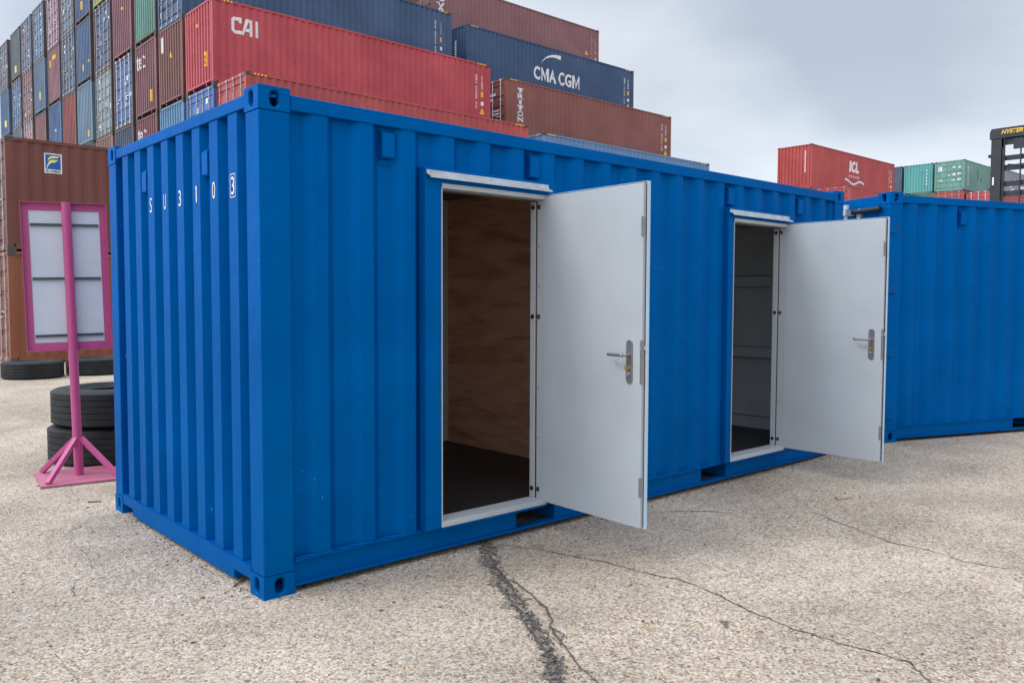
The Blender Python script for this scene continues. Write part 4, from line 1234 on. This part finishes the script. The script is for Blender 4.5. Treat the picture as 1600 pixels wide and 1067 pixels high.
lay(poly_bm([[(1.28, 2.2), (1.50, 2.2), (1.30, 2.45)]]), ep, fe, 'warning_triangle', O_MARK, root)
lay(poly_bm([rect(0.68, 0.74, 0.80, 0.92), rect(0.68, 0.74, 0.98, 1.08)]), ep, fe, 'figures', K_MARK, root, 0.008)
root, M = STACK[(2, 5)]
side_codes(root, M, L40 - 0.95, 33); stripes(root, M)
root, M = STACK[(0, 3)]; stripes(root, M)
lay(poly_bm([rect(0.35, 0.5, 1.9, 2.1), rect(0.6, 0.9, 1.9, 2.1)]), None, lambda u, d_, v: (0.026 + d_, u, v), 'code_lettering', W_MARK, root)
for key in ((3, 4), (3, 3)):
    root, M = STACK[key]; ep, fe = on_end(M)
    bm = fit(text_bm('tec', 0.6, 1, 0.0, 0, 1.1), 1.38, 2.26, 1.93, 2.50)
    # mirrored so that it reads from the yard
    for v in bm.verts: v.co.x = 3.65 - v.co.x
    for fc in bm.faces: fc.normal_flip()
    lay(bm, ep, fe, 'logo_lettering', W_MARK, root, 0.006)
    lay(poly_bm([rect(0.55, 0.82, 0.50, 0.95)]), ep, fe, 'warning_mark', Y_MARK, root)
def end_tag(key, rects, mat):
    root, M = STACK[key]; ep, fe = on_end(M)
    lay(poly_bm([rect(*r) for r in rects]), ep, fe, 'tag', mat, root, 0.006)
end_tag((2, 4), [(1.95, 2.18, 2.05, 2.62)], W_MARK)
root, M = STACK[(2, 4)]; ep, fe = on_end(M)
lay(poly_bm([[(1.15, 1.70), (1.40, 1.70), (1.18, 1.95)]]), ep, fe, 'warning_triangle', Y_MARK, root)
end_tag((4, 5), [(1.1, 1.4, 1.95, 2.05)], Y_MARK)
end_tag((6, 5), [(0.35, 0.55, 0.85, 0.95), (1.2, 1.42, 0.6, 0.9)], Y_MARK)
end_tag((6, 4), [(0.5, 0.85, 0.35, 0.65)], Y_MARK)
end_tag((6, 6), [(1.2, 1.5, 0.55, 0.95)], Y_MARK)
end_tag((8, 5), [(0.8, 1.5, 2.28, 2.48), (1.8, 2.1, 2.0, 2.35)], Y_MARK)
end_tag((8, 4), [(1.1, 1.3, 1.45, 1.58)], W_MARK)
end_tag((9, 5), [(1.0, 1.35, 0.75, 1.15)], LY_MARK)
end_tag((11, 6), [(1.1, 1.45, 0.45, 0.85)], LY_MARK)
end_tag((12, 5), [(0.7, 1.3, 0.6, 1.0)], LY_MARK)
def door_tags(key, rects, mat=W_MARK):
    root, M = STACK[key]
    for r in rects: lay(poly_bm([rect(*r)]), None, lambda u, d_, v: (0.026 + d_, u, v), 'label_sticker', mat, root)
rnd = random.Random(5)
for key in ((2, 5), (4, 4), (5, 5), (5, 4), (7, 6), (7, 5), (8, 6), (9, 6), (10, 6), (10, 5), (10, 4), (11, 5), (12, 6), (1, 3)):
    rs = []
    for k in range(7):
        a = rnd.choice((0.2, 0.55, 0.86, 1.4, 1.75, 2.05)) + rnd.uniform(-.02, .02); b = rnd.uniform(0.4, 2.5)
        rs.append((a, a + rnd.uniform(.08, .22), b, b + rnd.uniform(.05, .22)))
    door_tags(key, rs)

# right-hand block of the tall stack
def vertical_word(word, u0, u1, v_top, v_bot, serif=True):
    n = len(word); st = (v_top - v_bot) / n; bms_ = []
    for i, ch in enumerate(word):
        a, b = v_top - (i + 0.88) * st, v_top - i * st
        if ch == 'I':
            um = (u0 + u1) / 2; t_ = (u1 - u0) * 0.15
            bms_.append(poly_bm([rect(um - t_, um + t_, a, b), rect(u0 + .1, u1 - .1, a, a + st * .13), rect(u0 + .1, u1 - .1, b - st * .13, b)]))
        elif ch == 'T':
            um = (u0 + u1) / 2; t_ = (u1 - u0) * 0.15
            bms_.append(poly_bm([rect(um - t_, um + t_, a, b - st * .16), rect(u0, u1, b - st * .16, b), rect(u0 + .1, u1 - .1, a, a + st * .11),
                                 rect(u0, u0 + .07, b - st * .34, b - st * .16), rect(u1 - .07, u1, b - st * .34, b - st * .16)]))
        else:
            bm = fit(text_bm(ch, 0.4, 1, 0.012), u0, u1, a, b)
            bms_.append(bm)
            if ch in 'NXR':
                t_ = st * .11
                bms_.append(poly_bm([rect(u0 - .03, u0 + .14, a, a + t_), rect(u1 - .14, u1 + .03, a if ch != 'N' else b - t_, a + t_ if ch != 'N' else b), rect(u0 - .03, u0 + .10, b - t_, b)]))
    return join_bm(bms_)

r0, M0 = box_container(XB - 0.05, 21.96, tz(3), L40, HC, 'door', 'blue_h', (0.10, 0.20, 0.36), 'faded blue container under the brown one lettered TRITON, only its roof edge showing', G)
stripes(r0, M0)
r1, M1 = box_container(23.32, 24.62, tz(4), L40, HC, 'door', 'brown_c', (0.20, 0.062, 0.046), 'brown container with white vertical TRITON lettering near its door end', G, RODW)
stripes(r1, M1)
sp, f = on_side(M1)
lay(vertical_word('TRITON', 0.72, 1.10, 2.55, 0.98), sp, f, 'logo_lettering', W_MARK, r1, 0.006)
side_codes(r1, M1, L40 - 0.80, 41)
P = glyphs(0.35, 2.30, 1.5, .07, 43)
for q_ in ([rect(0.75, 2.0, 2.18, 2.30), rect(0.95, 1.5, 1.98, 2.08), rect(0.5, 1.0, 1.45, 1.52), rect(0.5, 1.0, 1.30, 1.37), rect(0.5, 1.0, 1.0, 1.07), rect(0.5, 1.0, .8, .87)]):
    lay(poly_bm([q_]), None, lambda u, d_, v: (0.026 + d_, u, v), 'code_lettering', W_MARK, r1)
r2c, M2 = box_container(22.95, 27.02, tz(5), L40, HC, 'front', 'navy_f', (0.022, 0.060, 0.135), 'navy container with white CMA CGM lettering and arc on its long side', G)
stripes(r2c, M2)
sp, f = on_side(M2)
def big_m(u0, u1, v0, v1, t=0.115):
    um = (u0 + u1) / 2
    return poly_bm([rect(u0, u0 + t, v0, v1), rect(u1 - t, u1, v0, v1),
                    [(u0 + t, v1), (um, v0 + .20), (um, v0), (u0 + t, v1 - .24)], [(u1 - t, v1), (u1 - t, v1 - .24), (um, v0), (um, v0 + .20)]])
B_ = lambda ch, a, b: fit(text_bm(ch, 0.8, 1, 0.020), a, b, 1.10, 1.78)
bm = join_bm([B_('C', 4.40, 4.82), big_m(4.90, 5.44, 1.10, 1.78), B_('A', 5.48, 5.98), B_('C', 6.16, 6.58), B_('G', 6.65, 7.10), big_m(7.20, 7.76, 1.10, 1.78)])
lay(bm, sp, f, 'logo_lettering', W_MARK, r2c, 0.006)
arc = []
for k in range(10):
    t0, t1 = k / 10, (k + 1) / 10
    def arcp(t):
        a = R(172) - t * R(88); u = 6.20 + 1.30 * math.cos(a); v = 1.80 + 0.80 * math.sin(a)
        th = 0.02 + 0.22 * t ** 1.5
        return (u, v), (u - th * math.cos(a) * .9, v - th * math.sin(a) * .9)
    (a0, b0), (a1, b1) = arcp(t0), arcp(t1)
    arc.append([b0, b1, a1, a0])
for k in range(5):
    t0, t1 = k / 5, (k + 1) / 5
    def arcq(t):
        a = R(-60) + t * R(28); u = 6.1 + 1.25 * math.cos(a); v = 1.25 + 0.75 * math.sin(a); th = 0.10 * math.sin(math.pi * (0.15 + 0.7 * t))
        return (u, v), (u + th * math.cos(a), v + th * math.sin(a))
    (a0, b0), (a1, b1) = arcq(t0), arcq(t1)
    arc.append([a0, b0, b1, a1])
lay(poly_bm(arc), sp, f, 'logo_arc', W_MARK, r2c, 0.007)
side_codes(r2c, M2, L40 - 0.80, 45)
ep, fe = on_end(M2)
lay(poly_bm([rect(0.85, 0.93, 1.0 + 0.12 * k, 1.08 + 0.12 * k) for k in range(11)]), ep, fe, 'code_lettering', W_MARK, r2c)
r3, M3 = box_container(22.95, 29.72, tz(6), L40, HC, 'door', 'maroon_g', (0.21, 0.088, 0.092), 'topmost maroon container with a vertical white word ending in X on its side', G, RODM)
sp, f = on_side(M3)
lay(vertical_word('TeX', 0.28, 0.78, 2.84, 1.26), sp, f, 'logo_lettering', W_MARK, r3, 0.006)
side_codes(r3, M3, L40 - 0.62, 47, True, False, False)
lay(poly_bm([[(L40 - 1.18, 1.30), (L40 - .90, 1.30), (L40 - 1.06, 1.58)], rect(L40 - 1.24, L40 - .80, 0.78, 1.08)]), sp, f, 'warning_mark', O_MARK, r3)

# rusty brown pair on the ground at the far left
RB = (0.125, 0.034, 0.022)
rb0, Mb = box_container(2.20, 17.80, 0.0, L40, STD, 'door', 'rusty_a', (0.185, 0.052, 0.018), 'rusty orange brown container on the ground under the one with a blue badge', None, RODM, 0.55, name='rusty_container')
rb1, Mb = box_container(2.20, 17.80, STD, L40, STD, 'door', 'rusty_b', RB, 'rusty brown container with a square blue and yellow badge, stacked on another', None, RODM, 0.55, name='rusty_container')
sp, f = on_side(Mb)
bu0, bu1, bv0, bv1 = 0.80, 1.17, 1.84, 2.30
lay(poly_bm([rect(bu0, bu1, bv0, bv1)]), sp, f, 'badge', W_MARK, rb1, 0.005)
lay(poly_bm([rect(bu0 + .025, bu1 - .025, bv0 + .09, bv1 - .025)]), sp, f, 'badge_field', B_MARK, rb1, 0.008)
def swoosh(pts_top, pts_bot): return [[a, b, d_, c_] for (a, b), (c_, d_) in zip(zip(pts_bot, pts_bot[1:]), zip(pts_top, pts_top[1:]))]
top1 = [(.87, 2.125), (.895, 2.20), (.935, 2.235), (1.00, 2.245), (1.08, 2.245), (1.125, 2.255)]
bot1 = [(.872, 2.12), (.905, 2.165), (.945, 2.185), (1.00, 2.19), (1.075, 2.20), (1.122, 2.25)]
top2 = [(.835, 1.925), (.865, 2.04), (.90, 2.12), (.945, 2.15), (1.02, 2.155), (1.09, 2.165)]
bot2 = [(.85, 1.935), (.885, 2.02), (.925, 2.07), (.96, 2.085), (1.02, 2.09), (1.085, 2.15)]
lay(poly_bm(swoosh(top1, bot1) + swoosh(top2, bot2)), sp, f, 'badge_emblem', LY_MARK, rb1, 0.011)
lay(fit(text_bm('FLORENS', 0.06, 1, 0.002), bu0 + .03, bu1 - .03, bv0 + .022, bv0 + .068), sp, f, 'badge_lettering', K_MARK, rb1, 0.008)

# containers farther along the yard
ri, Mi = box_container(48.4, 23.22, 8.69, L40, HC, 'front', 'red_c', (0.36, 0.052, 0.048), 'red container with white ICL lettering and wave, standing apart on the far stack', G)
sp, f = on_side(Mi)
bm = join_bm([fit(text_bm('I', .8, 1, .05), 5.15, 5.42, 1.62, 2.38), fit(text_bm('C', .8, 1, .05), 5.50, 6.02, 1.60, 2.40), fit(text_bm('L', .8, 1, .05), 6.14, 6.65, 1.62, 2.38)])
for v in bm.verts: v.co.x += (v.co.y - 1.9) * 0.12
lay(bm, sp, f, 'logo_lettering', W_MARK, ri, 0.006)
P = [rect(5.15 + k * 0.27, 5.32 + k * 0.27, 1.24, 1.42) for k in range(6)]
for k in range(12):
    a = 4.55 + k * 0.235; q = lambda u: 0.95 + 0.13 * math.sin((u - 4.5) * 2.9 + 1.0)
    P.append([(a, q(a) - .07), (a + .235, q(a + .235) - .07), (a + .235, q(a + .235) + .07), (a, q(a) + .07)])
lay(poly_bm(P), sp, f, 'logo_wave', W_MARK, ri, 0.006)
side_codes(ri, Mi, L40 - 0.80, 51)
ep, fe = on_end(Mi)
lay(poly_bm([rect(0.42, 0.50, 1.1 + .13 * k, 1.19 + .13 * k) for k in range(11)]), ep, fe, 'code_lettering', W_MARK, ri)
box_container(48.75, 20.79, 5.79, L40, HC, 'door', 'red_d', (0.34, 0.055, 0.052), 'red container with lock rods on its end, below the one lettered ICL', G)
rg, Mg = box_container(74.2, 23.2, 10.93, L20, STD, 'door', 'green_b', (0.115, 0.255, 0.215), 'grey green container with white labels on its doors, beside the turquoise end', G, simple('green_rod', (0.20, 0.38, 0.33), .5))
for q_ in ([rect(1.85, 2.15, 1.75, 2.15), rect(0.3, .5, 1.9, 2.1), rect(.75, 1.0, 1.95, 2.1), rect(.3, .55, 1.35, 1.5), rect(.75, 1.0, 1.3, 1.5), rect(.3, .55, .85, 1.05), rect(.8, 1.0, .85, 1.0), rect(1.2, 1.3, 1.3, 1.4), rect(1.8, 2.1, .9, 1.0)]):
    lay(poly_bm([q_]), None, lambda u, d_, v: (0.026 + d_, u, v), 'label_sticker', W_MARK, rg)
sp, f = on_side(Mg)
lay(poly_bm(glyphs(0.75, 2.15, 0.45, .28, 61, ())), sp, f, 'code_lettering', W_MARK, rg)
lay(poly_bm([rect(3.1, 3.3, 1.1, 2.0), rect(3.9, 4.05, 1.0, 1.3)]), sp, f, 'dark_scuff', simple('dark_green_scuff', (.05, .16, .14), .6), rg)
rt, Mt = box_container(74.2, 25.82, 10.93, L20, STD, 'front', 'teal_a', (0.075, 0.29, 0.28), 'bright turquoise container with plain ribbed end beside the grey green doors', G)
ep, fe = on_end(Mt)
for k in range(5): lay(poly_bm([rect(0.45, .53, 0.7 + .3 * k, 0.85 + .3 * k)]), ep, fe, 'code_lettering', W_MARK, rt)
box_container(74.2, 28.46, 10.93, L20, STD, 'front', 'navy_g', (0.05, 0.075, 0.12), 'dark navy container end, a narrow strip between the red ICL container and turquoise end', G)
box_container(74.2, 23.2, 8.32, L20, STD, 'door', 'red_e', (0.28, 0.055, 0.05), 'dull red container door end directly under the grey green one', G, RODM)
box_container(74.3, 20.6, 8.10, L20, STD, 'door', 'red_f', (0.33, 0.06, 0.06), 'red container with white lock rods, just behind the lower part of the forklift mast', G, RODW)
box_container(80.6, 20.6, 8.10, L40, STD, 'front', 'red_g', (0.32, 0.07, 0.07), 'faded red container showing low down through the bars of the forklift mast', G)
rgy, Mgy = box_container(96.4, 27.3, 12.7, L40, HC, 'door', 'grey_a', (0.20, 0.22, 0.26), 'grey container with white logo strokes, seen through the bars of the forklift mast', G)
sp, f = on_side(Mgy)
lay(poly_bm([[(2.2, 1.0), (2.5, 1.0), (4.0, 1.7), (4.2, 2.2)], [(2.4, .75), (2.6, .6), (3.8, 1.0), (3.9, 1.15)], rect(5.6, 7.6, 1.75, 2.15), rect(5.6, 7.6, 1.2, 1.5),
             rect(2.0, 2.4, .3, .55), rect(2.7, 3.2, .25, .5), rect(3.5, 4.2, .3, .55)]), sp, f, 'logo_strokes', W_MARK, rgy, 0.006)

# ------------------------------------------------------------------ forklift mast
fk = empty('forklift', (22.0, 2.6, gz(22, 2.6)))
tag(fk, 'dark forklift mast with yellow HYSTER lettering rising behind the angled blue container', 'forklift')
YL, YR = 1.36, -1.36       # mast half widths, local y
for s in (1, -1):
    mb = MB()
    a, b = (1.12, 1.36) if s > 0 else (-1.36, -1.12)
    mb.box(0.0, 0.03, a, b, 0.15, 5.66); mb.box(0.22, 0.25, a, b, 0.15, 5.66)
    yw = b - 0.03 if s > 0 else a
    mb.box(0.0301, 0.2199, yw, yw + 0.03, 0.15, 5.66)
    build('mast_rail', mb, MASTM, fk)
    mb = MB(); ia, ib = (1.085, 1.115) if s > 0 else (-1.115, -1.085)
    mb.box(0.04, 0.20, ia, ib, 0.4, 5.42)
    build('inner_rail', mb, MASTM, fk)
tb = build('top_beam', MB().prism([(-1.40, 5.66), (1.40, 5.66), (1.40, 5.84), (1.36, 5.93), (-1.36, 5.93), (-1.40, 5.84)], -0.02, 0.26, lambda u, v, h: (h, u, v)), MASTM, fk, bevel=0.01)
bm = fit(text_bm('HYSTER', 0.16, 1.25, 0.006, 0.35), 0.62, 1.13, 5.765, 5.875)
for v in bm.verts: v.co.x = 1.75 - v.co.x
for fc in bm.faces: fc.normal_flip()
lay(bm, None, lambda u, d_, v: (-0.02 + d_, u, v), 'beam_lettering', Y_MARK, tb, 0.003)
for (z0, z1) in ((5.50, 5.655), (5.10, 5.22), (4.84, 4.98), (4.43, 4.56), (4.17, 4.31), (3.5, 3.62), (2.6, 2.75), (1.4, 1.55)):
    build('crossbar', MB().box(0.06, 0.16, -1.084, 1.084, z0, z1), MASTM, fk, bevel=0.006)
build('carriage', MB().box(0.0, 0.055, -0.60, 0.84, 5.36, 5.62), MASTM, fk)
for yy in (1.05, 0.67, -0.67, -1.05):
    build('chain', MB().box(0.005, 0.030, yy - 0.016, yy + 0.016, 0.3, 5.659), HOSE, fk)
for k, (ya, yb, za, zb) in enumerate(((0.95, 0.35, 4.98, 4.86), (0.35, 0.10, 4.86, 4.99), (0.30, 0.30, 4.9, 5.3), (0.20, 0.24, 4.8, 5.3))):
    build('hose', MB().tube((-0.02, ya, za), (-0.02, yb, zb), 0.014, 8), HOSE, fk, smooth=True)
mb = MB().box(-0.02, 0.2, 1.361, 1.42, 5.20, 5.27).box(-0.01, 0.15, 1.361, 1.40, 4.35, 4.40)
build('mast_bracket', mb, MASTM, fk)
build('warning_sticker', MB().box(-0.004, -0.0005, 1.27, 1.31, 4.48, 4.68), W_MARK, fk)
# body and wheels behind the mast
bdy = MB().box(0.5, 3.6, -1.15, 1.15, 0.55, 1.5).box(2.9, 3.9, -1.2, 1.2, 0.5, 1.9)
bo = build('body', bdy, simple('forklift_yellow', (0.55, 0.33, 0.02), 0.5), fk, bevel=0.05)
WH = tyre_mesh(0.55, 0.42, 0.28)
for (x, y) in ((0.95, 1.35), (0.95, -1.35), (3.2, 1.2), (3.2, -1.2)):
    o = put('wheel', WH, RUBBER, fk, smooth=True); o.location = (x, y, 0.55); o.rotation_euler = (math.pi / 2, 0, 0)
